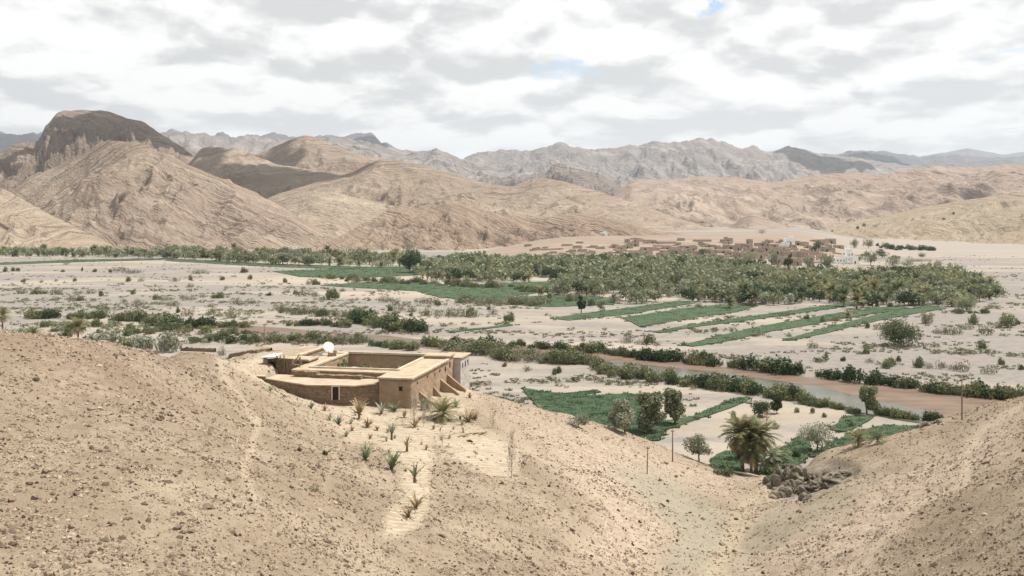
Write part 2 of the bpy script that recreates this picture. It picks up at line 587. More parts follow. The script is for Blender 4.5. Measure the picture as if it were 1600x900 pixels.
def hill_base(X, Y):
    z = hill_raw(X, Y)
    X = np.asarray(X, float); Y = np.asarray(Y, float)
    # level ground under the farmhouse
    a = (X - HO[0]) * EX[0] + (Y - HO[1]) * EX[1]
    b = (X - HO[0]) * EY[0] + (Y - HO[1]) * EY[1]
    d = np.maximum(np.maximum(a - 0.5, -24 - a), np.maximum(-0.5 - b, b - 30))
    k = 1 - sstep(d, -1.0, 2.5)
    z = z * (1 - k) + np.minimum(z, 13.9) * k
    return z


def to_px(X, Y, Z):
    return 800 + F * X / Y, HOR + (CAMZ - Z) / Y * F


def seg_dist(px, py, line):
    """distance in photo pixels to a polyline; used once to place paths on the slope"""
    d = np.full(px.shape, 1e9)
    L = np.asarray(line, float)
    for (x0, y0), (x1, y1) in zip(L[:-1], L[1:]):
        vx, vy = x1 - x0, y1 - y0
        t = np.clip(((px - x0) * vx + (py - y0) * vy) / (vx * vx + vy * vy + 1e-9), 0, 1)
        d = np.minimum(d, np.hypot(px - x0 - t * vx, py - y0 - t * vy))
    return d


def hit(px, py):
    """first ground point along a line of sight"""
    ys = np.concatenate([np.arange(24, 300, 0.25)])
    X = (px - 800) / F * ys
    rz = CAMZ - (py - HOR) / F * ys
    h = np.maximum(hill_z(X, ys), 0)
    k = np.argmax(rz <= h)
    if not (rz <= h).any():
        return G(px, py)
    Y = ys[k]
    x = (px - 800) / F * Y
    return np.array([x, Y, float(max(hill_z(np.array([x]), np.array([Y]))[0], 0))])


def in_poly(px, py, poly):
    P = np.asarray(poly, float)
    ins = np.zeros(px.shape, bool)
    j = len(P) - 1
    for i in range(len(P)):
        xi, yi = P[i]; xj, yj = P[j]
        c = ((yi > py) != (yj > py)) & (px < (xj - xi) * (py - yi) / (yj - yi + 1e-12) + xi)
        ins ^= c
        j = i
    return ins


def soft_poly(px, py, poly, wd=6.0):
    d = seg_dist(px, py, list(poly) + [poly[0]])
    ins = in_poly(px, py, poly)
    return sstep(np.where(ins, d, -d), -wd, wd)


def hill_fields(X, Y):
    """masks of the slope in world metres (found through the control frame once)"""
    z0 = hill_base(X, Y)
    px, py = to_px(X, np.maximum(Y, 5), z0)
    wob = fbm(X * 0.12, Y * 0.12, 3, 31) * 14
    wob2 = fbm(X * 0.5, Y * 0.5, 3, 33) * 4
    fr = (Y > 24)
    path = np.zeros(X.shape)
    for line, wd in ((((345, 562), (350, 590), (385, 630), (402, 660), (395, 700), (380, 725), (395, 770)), 9),
                     (((1600, 632), (1545, 668), (1508, 705), (1512, 742), (1480, 765), (1430, 785), (1395, 815), (1370, 850), (1340, 890)), 8),
                     (((720, 598), (760, 640), (850, 720), (960, 800), (1010, 860)), 9),
                     (((530, 690), (520, 730), (510, 760)), 5),
                     (((290, 880), (400, 850), (480, 790)), 3)):
        d = seg_dist(px + wob * 0.4, py + wob2 * 0.5, line)
        path = np.maximum(path, (0.4 if line[0][0] in (720, 530, 290) else 0.62) * (1 - sstep(d, wd * 0.1, wd * 1.3)))
    terr = soft_poly(px + wob2, py + wob2 * .5, [(500, 655), (610, 650), (700, 655), (760, 665), (812, 700), (812, 745), (780, 748), (715, 715), (680, 690), (672, 760),
                                                (672, 800), (640, 835), (600, 835), (600, 800), (628, 770), (630, 720), (590, 700), (545, 690)], 11) * 0.9
    terr = np.maximum(terr, 0.75 * soft_poly(px + wob2, py, [(400, 540), (720, 560), (745, 600), (740, 660), (560, 680), (500, 655), (430, 612), (340, 570)], 22))
    grey = 0.8 * soft_poly(px + wob * 1.2, py + wob, [(960, 735), (1040, 740), (1130, 800), (1140, 860), (1110, 900), (1040, 900), (1060, 830), (1000, 770)], 22)
    grey = np.maximum(grey, 0.5 * soft_poly(px + wob, py + wob, [(1200, 790), (1300, 760), (1400, 735), (1330, 790), (1230, 850), (1150, 890), (1120, 900), (1150, 850)], 20))
    bed = 1 - sstep(seg_dist(px + wob * .5, py, ((1200, 748), (1195, 770), (1165, 800), (1140, 850), (1112, 905))), 4, 30)
    rock = soft_poly(px + wob2 * 1.5, py + wob2, [(1196, 748), (1205, 722), (1240, 712), (1300, 712), (1345, 735), (1300, 768), (1255, 785), (1215, 785), (1203, 765)], 5)
    pink = soft_poly(px + wob, py + wob, [(760, 620), (1000, 690), (1180, 748), (1150, 770), (1000, 745), (1050, 830), (1030, 900), (880, 900), (930, 800), (830, 700)], 34)
    pink = np.maximum(pink, 0.9 * soft_poly(px + wob, py + wob, [(1120, 900), (1250, 830), (1400, 740), (1600, 625), (1600, 700), (1500, 760), (1350, 900)], 30))
    for a in (path, terr, grey, bed, rock, pink):
        a[~fr] = 0
    return z0, px, py, path, terr, grey, bed, rock, pink


def hill_z(X, Y, fields=None):
    X = np.asarray(X, float); Y = np.asarray(Y, float)
    z0, px, py, path, terr, grey, bed, rock, pink = fields if fields is not None else hill_fields(X, Y)
    n = fbm(X * 0.06, Y * 0.06, 4, 3) * 0.9 + fbm(X * 0.35, Y * 0.35, 4, 5) * 0.28
    far = sstep(Y, 35, 60)
    rough = (1 - 0.75 * path) * (1 - 0.6 * terr)
    z = z0 + n * rough * (0.35 + 0.65 * far)
    z = z - (ridged((X * 0.8 + Y * 0.35) * 0.09, (Y * 0.8 - X * 0.35) * 0.03, 4, 19) - 0.35) * 0.55 * rough * far * sstep(z0, 3, 8)
    z = z - path * 0.12
    # rills on the flanks of the gully
    r = ridged(X * 0.10 + 0.03 * Y, Y * 0.05 - 0.06 * X, 4, 9)
    z = z - (r - 0.3) * 0.9 * np.maximum(np.maximum(grey, 0.6 * pink), 0) * far
    # terraces: small level steps
    st = np.floor((z0 - 0.0) / 0.7 + fbm(X * 0.08, Y * 0.08, 2, 12) * 0.5)
    fr_ = (z0 / 0.7 + fbm(X * 0.08, Y * 0.08, 2, 12) * 0.5) - st
    z = z + terr * 0.7 * (sstep(fr_, 0.72, 0.98) - fr_) * 0.8
    # furrows on them
    # rock outcrop
    rr = ridged(X * 0.16, Y * 0.16, 5, 21)
    r2 = np.abs(perlin(X * 0.45 + fbm(X * .2, Y * .2, 3, 8), Y * 0.45, 25))
    sm = sstep(fbm(X * 0.07, Y * 0.07, 3, 44) + 0.25, 0, 0.3)
    z = z + rock * ((rr - 0.35) * 0.9 - 1.0)
    return z


# the hill mesh: rows get longer with distance
NC, NR = 540, 390
uu = np.linspace(-0.78, 0.86, NC)
yy = np.concatenate([np.linspace(-25, 28, 34)[:-1], np.exp(np.linspace(math.log(28), math.log(262), NR - 33))])
U, YY = np.meshgrid(uu, yy)
XX = U * (np.maximum(YY, 0) + 32)
fl = hill_fields(XX, YY)
ZZ = hill_z(XX, YY, fl)
ZZ = np.maximum(ZZ, -9.0)
z0_, px_, py_, path_, terr_, grey_, bed_, rock_, pink_ = fl
V = np.stack([XX.ravel(), YY.ravel(), ZZ.ravel()], 1)

m, q = mat('slope_ground')
p = pos(q)
n1 = q.noise(p, 0.10, 5, 0.6, 0.3)
n2 = q.noise(p, 1.3, 6, 0.65)
n3 = q.noise(p, 9.0, 4, 0.7)
n4 = q.noise(p, 3.6, 3, 0.6)
vor = q.new('ShaderNodeTexVoronoi', feature='F1', i_Vector=p, i_Scale=3.4)
vr = q.new('ShaderNodeTexVoronoi', feature='F1', i_Vector=p, i_Scale=8.5)
base = q.mix(q.ss(n1, 0.35, 0.68), (0.215, 0.17, 0.12), (0.30, 0.245, 0.18))
base = q.mix(q.math('MULTIPLY', q.ss(n2, 0.42, 0.7), 0.5), base, (0.165, 0.12, 0.082))
base = q.mix(q.attr('pink'), base, q.mix(q.ss(n2, 0.35, 0.65), (0.27, 0.21, 0.155), (0.38, 0.31, 0.24)))
gcol = q.mix(q.ss(n2, 0.3, 0.7), (0.225, 0.205, 0.155), (0.30, 0.27, 0.205))
base = q.mix(q.attr('grey'), base, gcol)
tcol = q.mix(q.ss(n1, 0.3, 0.65), (0.29, 0.235, 0.168), (0.38, 0.32, 0.24))
fur = q.new('ShaderNodeTexWave', wave_type='BANDS', bands_direction='Y', i_Vector=p, i_Scale=0.34, i_Distortion=4.0, i_Detail=3.0, i_Detail_Scale=1.2)
tcol = q.mix(q.math('MULTIPLY', q.ss(fur.outputs['Fac'], 0.55, 0.9), 0.7), tcol, (0.49, 0.42, 0.325))
tcol = q.mix(q.math('MULTIPLY', q.ss(n2, 0.45, 0.65), 0.6), tcol, (0.26, 0.20, 0.135))
base = q.mix(q.attr('terrace'), base, tcol)
base = q.mix(q.math('MULTIPLY', q.attr('path'), 0.8), base, (0.385, 0.315, 0.235))
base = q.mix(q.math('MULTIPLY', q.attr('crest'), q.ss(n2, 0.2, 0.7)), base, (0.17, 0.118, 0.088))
base = q.mix(q.math('MULTIPLY', q.attr('bed'), 0.75), base, q.mix(q.ss(n2, 0.3, 0.7), (0.29, 0.24, 0.165), (0.37, 0.31, 0.225)))
base = q.mix(q.attr('rock'), base, q.mix(q.ss(n2, 0.3, 0.7), (0.15, 0.125, 0.095), (0.30, 0.255, 0.20)))
# chips of darker and paler rock too small to build
chip = q.math('MULTIPLY', q.ss(vr.outputs['Distance'], 0.34, 0.2), q.ss(n4, 0.46, 0.56))
smooth_ = q.math('SUBTRACT', 1.0, q.math('MAXIMUM', q.attr('path'), q.math('MULTIPLY', q.attr('terrace'), 0.75)), clamp=True)
chip = q.math('MULTIPLY', chip, smooth_)
sp = q.new('ShaderNodeSeparateColor', i_0=vr.outputs['Color'])
chipc = q.mix(sp.outputs[0], (0.16, 0.11, 0.08), (0.50, 0.40, 0.30))
base = q.mix(q.math('MULTIPLY', chip, 0.75), base, chipc)
h = q.math('ADD', q.math('MULTIPLY', n2, 0.6), q.math('ADD', q.math('MULTIPLY', n3, 0.16), q.math('MULTIPLY', chip, 0.25)))
finish(q, base, 0.95, h, 0.9, 0.25, 0.05)
M['slope'] = m
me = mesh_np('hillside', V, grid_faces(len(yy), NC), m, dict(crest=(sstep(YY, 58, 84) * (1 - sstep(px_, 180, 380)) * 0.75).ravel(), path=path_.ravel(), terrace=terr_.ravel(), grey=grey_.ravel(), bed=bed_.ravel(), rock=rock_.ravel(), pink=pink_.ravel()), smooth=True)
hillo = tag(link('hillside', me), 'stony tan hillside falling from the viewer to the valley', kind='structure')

# ------------------------------------------------------------------ valley floor
uu2 = np.linspace(-1.4, 1.4, 240)
y2 = np.exp(np.linspace(math.log(60), math.log(20000), 220))
U2, Y2 = np.meshgrid(uu2, y2)
X2 = U2 * Y2
Z2 = ground_z(X2, Y2)
m, q = mat('valley_ground')
p = pos(q)
ps = q.mapping(p, (0.3, 1.0, 1.0), rot=(0, 0, math.radians(-14)))
a1 = q.noise(ps, 0.012, 5, 0.6, 0.6)
a2 = q.noise(ps, 0.05, 6, 0.65, 0.8)
a3 = q.noise(p, 0.35, 5, 0.65)
a4 = q.noise(p, 2.2, 4, 0.7)
sand = q.mix(q.ss(a2, 0.35, 0.7), (0.31, 0.265, 0.21), (0.42, 0.365, 0.295))
grav = q.mix(q.ss(a3, 0.3, 0.7), (0.19, 0.17, 0.152), (0.255, 0.23, 0.206))
f = q.ss(q.math('ADD', q.math('MULTIPLY', a1, 0.6), q.math('MULTIPLY', a2, 0.4)), 0.40, 0.53)
col = q.mix(f, sand, grav)
vm = q.attr('village')
col = q.mix(vm, col, q.mix(q.ss(a2, 0.35, 0.65), (0.215, 0.165, 0.13), (0.30, 0.24, 0.19)))
fm = q.attr('bed')
col = q.mix(q.math('MULTIPLY', fm, 0.8), col, (0.30, 0.262, 0.225))
col = q.mix(q.math('MULTIPLY', q.ss(a3, 0.56, 0.72), 0.45), col, (0.21, 0.175, 0.14))
vr = q.new('ShaderNodeTexVoronoi', feature='F1', i_Vector=p, i_Scale=0.5)
spk = q.math('MULTIPLY', q.ss(vr.outputs['Distance'], 0.35, 0.2), q.ss(a4, 0.5, 0.6))
col = q.mix(q.math('MULTIPLY', spk, 0.4), col, (0.22, 0.18, 0.14))
finish(q, col, 0.95, q.math('ADD', q.math('MULTIPLY', a3, 1.0), q.math('MULTIPLY', a4, 0.3)), 0.7, 0.5, 0.05)
M['valley'] = m
PX2 = 800 + F * U2; PY2 = HOR + CAMZ * F / Y2
vmask = sstep(Y2, 880, 960) * sstep(PX2 + fbm(X2 * .01, Y2 * .01, 3, 5) * 60, 720, 800) * (1 - sstep(PX2, 1300, 1360)) * (1 - sstep(Y2, 1400, 1700))
bmask = sstep(Y2 + fbm(X2 * .006, Y2 * .006, 3, 6) * 120, 950, 1100) * sstep(PX2, 1250, 1380)
me = mesh_np('valley_floor', np.stack([X2.ravel(), Y2.ravel(), Z2.ravel()], 1), grid_faces(220, 240), m, {'village': vmask.ravel(), 'bed': bmask.ravel()}, smooth=True)
tag(link('valley_floor', me), 'flat pale gravel and sand valley floor', kind='structure')

# ------------------------------------------------------------------ hills and mountains
def ridge(name, label, crest, baseY, mt, amp=0.18, nscale=130.0, strat=(0.25, 0.1), thick=9.0, ledge=0.5, fold=60.0, step=1.5, rows=150, seed=0, back=0.45, prof=1.15, floor=-4.0, crag=0.0, dens=0.0, topw=0.12, arc=None):
    """crest: (photo column, photo row, distance); baseY: (photo column, distance of the foot)"""
    cr = np.array(crest, float)
    step *= 1.35; rows = int(rows * 0.74)
    x0, x1 = cr[0, 0], cr[-1, 0]
    nc = int((x1 - x0) / step) + 1
    pxs = np.linspace(x0, x1, nc)
    cy = np.interp(pxs, cr[:, 0], cr[:, 1]); cY = np.interp(pxs, cr[:, 0], cr[:, 2])
    k = np.ones(7) / 7.0
    cy = np.convolve(np.pad(cy, 3, mode='edge'), k, 'valid') if nc > 20 else cy
    cz = CAMZ - (cy - HOR) / F * cY
    b = np.array(baseY, float)
    bY = np.interp(pxs, b[:, 0], b[:, 1])
    t = np.concatenate([np.linspace(0, 1, rows), 1 + np.linspace(0, 1, int(rows * 0.25))[1:] * back * 2])
    Tm, CZ = np.meshgrid(t, cz, indexing='ij')
    _, BY = np.meshgrid(t, bY, indexing='ij'); _, CY = np.meshgrid(t, cY, indexing='ij'); _, PX = np.meshgrid(t, pxs, indexing='ij')
    Y = BY + (CY - BY) * Tm
    X = (PX - 800) / F * (CY * 0.5 + Y * 0.5) if False else (PX - 800) / F * Y
    up = np.clip(Tm, 0, 1)
    pr = np.where(Tm <= 1, up ** prof, 1 - np.clip(Tm - 1, 0, 2) ** 1.4 * 1.6)
    Z = floor + (CZ - floor) * pr
    hgt = np.maximum(CZ, 10)
    wx = fbm(X / nscale * 0.6, Y / nscale * 0.6, 3, seed + 50) * nscale * 0.7
    r = ridged((X + wx) / nscale, (Y + wx) / (nscale * 1.7), 6, seed)
    r2 = fbm(X / (nscale * 0.3), Y / (nscale * 0.3), 5, seed + 5)
    wgt = np.where(Tm <= 1, np.sin(np.clip(Tm, 0, 1) ** 0.8 * math.pi) * 0.9 + topw, 0.4 if topw > .1 else 0.1)
    Z = Z + (r - 0.42) * hgt * amp * wgt * 2.0 + r2 * hgt * amp * 0.22 * (0.35 + wgt)
    if crag:
        Z = Z + crag * fbm(X / (nscale * 0.12), Y * 0 + 3.3, 4, seed + 77) * np.exp(-((Tm - 1) / 0.12) ** 2) * hgt * 0.12
    sx = strat[0] * X if arc is None else np.where(X < arc[0], arc[1] * (arc[0] - X), arc[2] * (X - arc[0])) * sstep(np.abs(X - arc[0]), -30, 60)
    s = (Z + sx + strat[1] * Y + fbm(X / 420.0, Y / 420.0, 3, seed + 90) * fold * 2.2 + fbm(X / 60.0, Y / 60.0, 3, seed + 91) * thick * 0.6) / thick
    mskn = sstep(fbm(X / 150.0, Y / 150.0, 4, seed + 95), dens - 0.15, dens + 0.3)
    Z = Z + fbm(X / (nscale * 0.09), Y / (nscale * 0.09), 4, seed + 6) * hgt * amp * 0.10 * (0.2 + wgt)
    Z = Z + (ridged(X / (nscale * .38), Y / (nscale * .8), 5, seed + 8) - .4) * hgt * amp * 0.85 * wgt + (ridged(X / (nscale * .13), Y / (nscale * .22), 3, seed + 9) - .4) * hgt * amp * 0.2 * wgt
    for mul, w_ in ((1.0, 1.0), (2.7, 0.45)):
        fr = s * mul - np.floor(s * mul)
        Z = Z + ledge * w_ * thick / mul * (sstep(fr, 0.55, 0.95) - fr) * mskn * np.clip(wgt * 1.5, 0, 1)
    Z = np.maximum(Z, -9.0)
    V = np.stack([X.ravel(), Y.ravel(), Z.ravel()], 1)
    me = mesh_np(name, V, grid_faces(len(t), nc), M[mt], {'strata': s.ravel()}, smooth=True)
    return tag(link(name, me), label, kind='structure')


ridge('hill', 'pale hill with slanting rock ledges at the left edge', [(-420, 235, 1500), (-200, 262, 1420), (0, 292, 1330), (30, 307, 1310), (75, 333, 1290), (125, 357, 1260), (185, 388, 1220), (215, 398, 1200)],
      [(-420, 1050), (215, 1110)], 'tanlight', amp=0.10, nscale=90, strat=(0.75, -0.35), thick=8, ledge=0.9, fold=10, dens=-0.6, seed=1, rows=150, step=1.3)
ridge('hill', 'broad tan hill with folded rock bands and a rounded peak', [(-60, 330, 1500), (0, 304, 1520), (17, 298, 1520), (50, 277, 1530), (95, 255, 1540), (130, 236, 1550), (155, 221, 1550), (172, 217, 1550), (200, 219, 1550), (250, 237, 1540), (300, 259, 1520), (350, 280, 1500), (400, 302, 1480), (435, 320, 1450), (490, 352, 1400), (560, 388, 1330)],
      [(-60, 1190), (300, 1190), (560, 1230)], 'tan', amp=0.15, nscale=150, strat=(0.35, 0.3), thick=11, ledge=0.62, fold=30, dens=0.0, arc=(-560, 1.1, 0.42), seed=2, rows=190, step=1.3)
ridge('hill', 'pale hill in the middle rising from the palm belt', [(330, 392, 1350), (380, 366, 1480), (430, 330, 1600), (450, 318, 1650), (495, 298, 1700), (525, 300, 1700), (560, 309, 1700), (600, 318, 1680), (650, 330, 1650), (720, 350, 1600), (800, 372, 1500)],
      [(330, 1220), (800, 1240)], 'tanlight', amp=0.13, nscale=130, strat=(-0.25, 0.3), thick=9, ledge=0.45, fold=70, seed=3, rows=130, step=1.3)
ridge('hill', 'darker brown rocky spur in front of the middle hills', [(460, 394, 1230), (520, 376, 1290), (570, 346, 1350), (610, 327, 1400), (627, 320, 1420), (660, 328, 1420), (682, 322, 1430), (700, 313, 1440), (740, 324, 1430), (790, 336, 1420), (850, 340, 1420), (900, 332, 1430), (960, 345, 1420), (1040, 362, 1400), (1120, 374, 1380)],
      [(460, 1180), (700, 1170), (850, 1180), (1120, 1230)], 'brown', amp=0.22, nscale=80, strat=(0.5, 0.2), thick=6, ledge=0.6, fold=30, seed=4, rows=120, step=1.3)
ridge('hill', 'long tan ridge running down behind the village', [(380, 330, 1900), (440, 300, 2000), (500, 282, 2050), (550, 268, 2100), (590, 251, 2150), (630, 251, 2150), (675, 261, 2150), (725, 276, 2130), (770, 288, 2120), (800, 291, 2120), (825, 281, 2150), (845, 277, 2160), (875, 282, 2160), (925, 296, 2100), (975, 311, 2050), (1025, 329, 2000), (1075, 346, 1950), (1125, 361, 1900), (1180, 371, 1850)],
      [(380, 1500), (800, 1430), (1180, 1640)], 'tan', amp=0.12, nscale=150, strat=(-0.3, 0.2), thick=11, ledge=0.45, fold=60, seed=5, rows=170, step=1.3)
ridge('hill', 'hill with a flat dark crest under a cloud shadow', [(180, 330, 2300), (240, 285, 2350), (290, 258, 2400), (303, 245, 2400), (314, 232, 2420), (322, 229, 2420), (350, 231, 2420), (370, 229, 2420), (400, 242, 2420), (435, 256, 2420), (480, 264, 2430), (525, 268, 2440), (560, 270, 2440), (620, 290, 2440), (700, 320, 2440)],
      [(180, 1800), (700, 1900)], 'tan', amp=0.12, nscale=140, strat=(-0.4, 0.2), thick=10, ledge=0.4, fold=30, seed=6, rows=130, step=1.5)
ridge('hill', 'rounded brown hill behind the shadowed slope', [(330, 280, 2900), (380, 250, 2950), (405, 239, 3000), (430, 227, 3000), (455, 217, 3000), (470, 212, 3000), (486, 212, 3000), (510, 222, 3000), (550, 238, 3000), (580, 245, 3000), (620, 253, 3000), (700, 275, 2950), (800, 300, 2900)],
      [(330, 2450), (800, 2500)], 'tan', amp=0.12, nscale=170, strat=(-0.3, 0.2), thick=12, ledge=0.4, fold=40, seed=7, rows=110, step=1.5)
# mesa with its cliff
ridge('mesa', 'dark flat-topped mesa with layered cliffs', [(-260, 250, 2900), (-120, 232, 2900), (-40, 236, 2900), (0, 239, 2900), (10, 232, 2900), (25, 225, 2900), (50, 222, 2900), (64, 218, 2900), (67, 198, 2900), (80, 188, 2900), (87, 176, 2900), (100, 172, 2900), (130, 172, 2900), (165, 174, 2900), (182, 178, 2900), (200, 185, 2880), (225, 191, 2860), (250, 208, 2850), (280, 226, 2830), (305, 245, 2800), (350, 275, 2750), (400, 310, 2700)],
      [(-260, 2050), (400, 2150)], 'mesa', amp=0.12, nscale=130, strat=(0.16, 0.05), thick=15, ledge=1.0, fold=12, dens=-0.8, topw=0.03, seed=8, rows=210, step=1.1, prof=0.72, back=0.3)
# far ranges
ridge('mountain', 'pale grey mountain ridge between the mesa and the gap', [(140, 240, 5600), (200, 215, 5600), (245, 209, 5600), (270, 207, 5600), (300, 206, 5600), (345, 212, 5600), (400, 214, 5600), (455, 219, 5600), (500, 213, 5600), (540, 215, 5600), (575, 222, 5600), (600, 229, 5600), (640, 236, 5600), (665, 236, 5600), (680, 231, 5600), (697, 239, 5600), (720, 246, 5500), (760, 258, 5400), (900, 290, 5200)],
      [(140, 3700), (900, 3500)], 'farrock', amp=0.14, nscale=420, strat=(0.3, 0.1), thick=40, ledge=0.4, fold=150, seed=9, rows=110, step=1.6, crag=0.3)
ridge('mountain', 'distant blue-grey peaks rising over the left hills', [(-300, 196, 11000), (-80, 200, 11000), (0, 204, 11000), (30, 209, 11000), (55, 205, 11000), (100, 212, 11000), (180, 222, 11000), (248, 204, 11000), (264, 199, 11000), (285, 207, 11000), (330, 214, 11000), (345, 207, 11000), (365, 212, 11000), (408, 207, 11000), (430, 208, 11000), (455, 218, 11000), (500, 212, 11000), (545, 212, 11000), (560, 207, 11000), (578, 207, 11000), (592, 217, 11000), (612, 227, 11000), (632, 236, 11000), (700, 250, 11000), (800, 262, 11000)],
      [(-300, 8000), (800, 8000)], 'farblue', amp=0.12, nscale=900, strat=(0.2, 0.1), thick=70, ledge=0.3, fold=200, seed=10, rows=70, step=1.6, crag=0.5)
ridge('mountain', 'grey jagged mountain range in the distance with high central peaks', [(560, 285, 8000), (700, 262, 8000), (728, 246, 8000), (745, 238, 8000), (790, 234, 8000), (838, 234, 8000), (860, 226, 8000), (880, 221, 8000), (898, 229, 8000), (935, 234, 8000), (948, 231, 8000), (960, 232, 8000), (980, 224, 8000), (998, 229, 8000), (1015, 221, 8000), (1050, 221, 8000), (1075, 219, 8000), (1095, 214, 8000), (1112, 216, 8000), (1140, 225, 8000), (1152, 232, 8000), (1162, 231, 8000), (1172, 228, 8000), (1182, 227, 8000), (1192, 236, 8000), (1210, 236, 8000), (1230, 229, 8000), (1260, 234, 8000), (1300, 241, 8000), (1400, 256, 8000), (1500, 268, 8000)],
      [(560, 5200), (1500, 5200)], 'farrock', amp=0.17, nscale=600, strat=(0.3, 0.1), thick=60, ledge=0.5, fold=150, seed=11, rows=150, step=1.4, crag=0.35, topw=0.05)
ridge('mountain', 'long blue-shadowed range beyond the right hills', [(1150, 262, 12000), (1220, 246, 12000), (1262, 241, 12000), (1320, 238, 12000), (1350, 235, 12000), (1400, 238, 12000), (1425, 241, 12000), (1447, 244, 12000), (1470, 241, 12000), (1500, 243, 12000), (1550, 245, 12000), (1600, 243, 12000), (1800, 238, 12000), (2100, 250, 12000)],
      [(1150, 8600), (2100, 8600)], 'farblue', amp=0.14, nscale=900, strat=(0.2, 0.1), thick=70, ledge=0.3, fold=200, seed=12, rows=70, step=1.6, crag=0.3)
ridge('mountain', 'faint farthest ridge at the right end of the skyline', [(1380, 252, 18000), (1440, 245, 18000), (1480, 238, 18000), (1515, 232, 18000), (1545, 236, 18000), (1570, 241, 18000), (1600, 236, 18000), (1700, 232, 18000), (1900, 244, 18000)],
      [(1380, 14000), (1900, 14000)], 'farblue', amp=0.14, nscale=1300, strat=(0.2, 0.1), thick=90, ledge=0.3, fold=200, seed=13, rows=50, step=2.0)
ridge('cliff', 'dark craggy cliff band below the central mountains', [(690, 300, 4300), (760, 275, 4300), (830, 271, 4300), (852, 270, 4300), (860, 258, 4300), (878, 256, 4300), (900, 263, 4300), (935, 270, 4300), (955, 277, 4300), (972, 292, 4300), (1010, 312, 4300)],
      [(690, 3300), (1010, 3300)], 'cliffrock', amp=0.17, nscale=260, strat=(0.1, 0.1), thick=16, ledge=0.8, fold=30, seed=14, rows=110, step=1.2, crag=1.0, prof=0.9)
ridge('hill', 'wide reddish range with slanting ledges right of the centre', [(930, 330, 3300), (965, 300, 3350), (978, 290, 3400), (990, 281, 3400), (1020, 281, 3400), (1060, 279, 3400), (1100, 275, 3400), (1150, 277, 3400), (1200, 285, 3400), (1240, 280, 3400), (1275, 272, 3400), (1325, 270, 3400), (1375, 272, 3400), (1400, 267, 3400), (1430, 263, 3400), (1475, 259, 3400), (1525, 262, 3400), (1575, 255, 3400), (1600, 257, 3400), (1800, 250, 3400), (2100, 262, 3300)],
      [(930, 1900), (1200, 1950), (1500, 2300), (2100, 2500)], 'red', amp=0.12, nscale=230, strat=(0.35, 0.12), thick=16, ledge=0.55, fold=70, seed=15, rows=200, step=1.4)
ridge('hill', 'small dark conical hill behind the village', [(1110, 374, 2000), (1145, 352, 2100), (1160, 340, 2100), (1176, 331, 2100), (1190, 337, 2100), (1220, 350, 2080), (1262, 370, 2000)],
      [(1110, 1850), (1262, 1850)], 'red', amp=0.08, nscale=90, strat=(0.2, 0.2), thick=9, ledge=0.3, fold=20, seed=16, rows=60, step=1.4)
ridge('hill', 'low olive tan slope at the right edge of the valley', [(1180, 374, 2000), (1250, 362, 2150), (1300, 352, 2250), (1370, 340, 2300), (1430, 326, 2300), (1500, 314, 2300), (1560, 305, 2300), (1600, 300, 2300), (1800, 280, 2200), (2100, 290, 2000)],
      [(1180, 1800), (1300, 1760), (1450, 1520), (1540, 1420), (1600, 1330), (1800, 1150), (2100, 1000)], 'olivehill', amp=0.08, nscale=150, strat=(0.3, -0.25), thick=10, ledge=0.5, fold=30, seed=17, rows=150, step=1.5)

# ------------------------------------------------------------------ river, mud, fields
def strip(name, L, R, z, material, n=160, wob=0.6, seed=0, cross=6):
    """sheet between two banks given as photo points on the flat floor"""
    def res(line):
        P = np.array([G(*a)[:2] for a in line])
        d = np.concatenate([[0], np.cumsum(np.hypot(*np.diff(P, axis=0).T))])
        t = np.linspace(0, d[-1], n)
        return np.stack([np.interp(t, d, P[:, 0]), np.interp(t, d, P[:, 1])], 1)
    a, b = res(L), res(R)
    a[:, 1] += fbm(a[:, 0] * 0.12, a[:, 1] * 0.05, 4, seed) * wob * 2
    b[:, 1] += fbm(b[:, 0] * 0.12, b[:, 1] * 0.05 + 9, 4, seed + 3) * wob * 2
    t = np.linspace(0, 1, cross)[:, None, None]
    P = a[None] * (1 - t) + b[None] * t
    P = np.concatenate([P, np.full((cross, n, 1), z)], 2)
    V = P.reshape(-1, 3)
    Fc = grid_faces(cross, n)
    x = V[Fc[0]]
    if np.cross(x[1] - x[0], x[2] - x[0])[2] < 0: Fc = Fc[:, ::-1]
    return mesh_np(name, V, np.ascontiguousarray(Fc), material)


m, q = mat('river_mud')
p = pos(q)
ps = q.mapping(p, (0.25, 1.0, 1.0), rot=(0, 0, math.radians(24)))
a1 = q.noise(ps, 0.35, 5, 0.6, 0.5)
col = q.mix(q.ss(a1, 0.35, 0.65), (0.105, 0.066, 0.043), (0.17, 0.112, 0.075))
col = q.mix(q.math('MULTIPLY', q.ss(q.noise(ps, 1.6, 4, 0.6), 0.5, 0.65), 0.4), col, (0.15, 0.105, 0.078))
finish(q, col, 0.6, q.noise(p, 2.0, 4, 0.6), 0.5, 0.1, 0.3)
M['mud'] = m
m, q = mat('river_water')
p = pos(q)
n = q.noise(q.mapping(p, (1, 2.2, 1)), 1.4, 4, 0.55)
finish(q, q.mix(q.ss(q.noise(p, 0.08, 4, 0.6), 0.4, 0.62), (0.075, 0.074, 0.05), (0.11, 0.10, 0.07)), 0.22, n, 0.4, 0.08, 0.22)
M['water'] = m
me = strip('riverbed', [(330, 506), (440, 512), (520, 520), (600, 524), (680, 533), (760, 541), (850, 540), (940, 550), (1050, 563), (1200, 583), (1330, 597), (1450, 610), (1620, 628)],
           [(330, 514), (440, 524), (520, 531), (600, 538), (680, 546), (760, 553), (850, 562), (940, 572), (1050, 590), (1200, 617), (1330, 640), (1450, 662), (1620, 690)], 0.06, M['mud'], wob=0.5, seed=4)
tag(link('riverbed', me), 'reddish brown mud bed of the river', kind='structure')
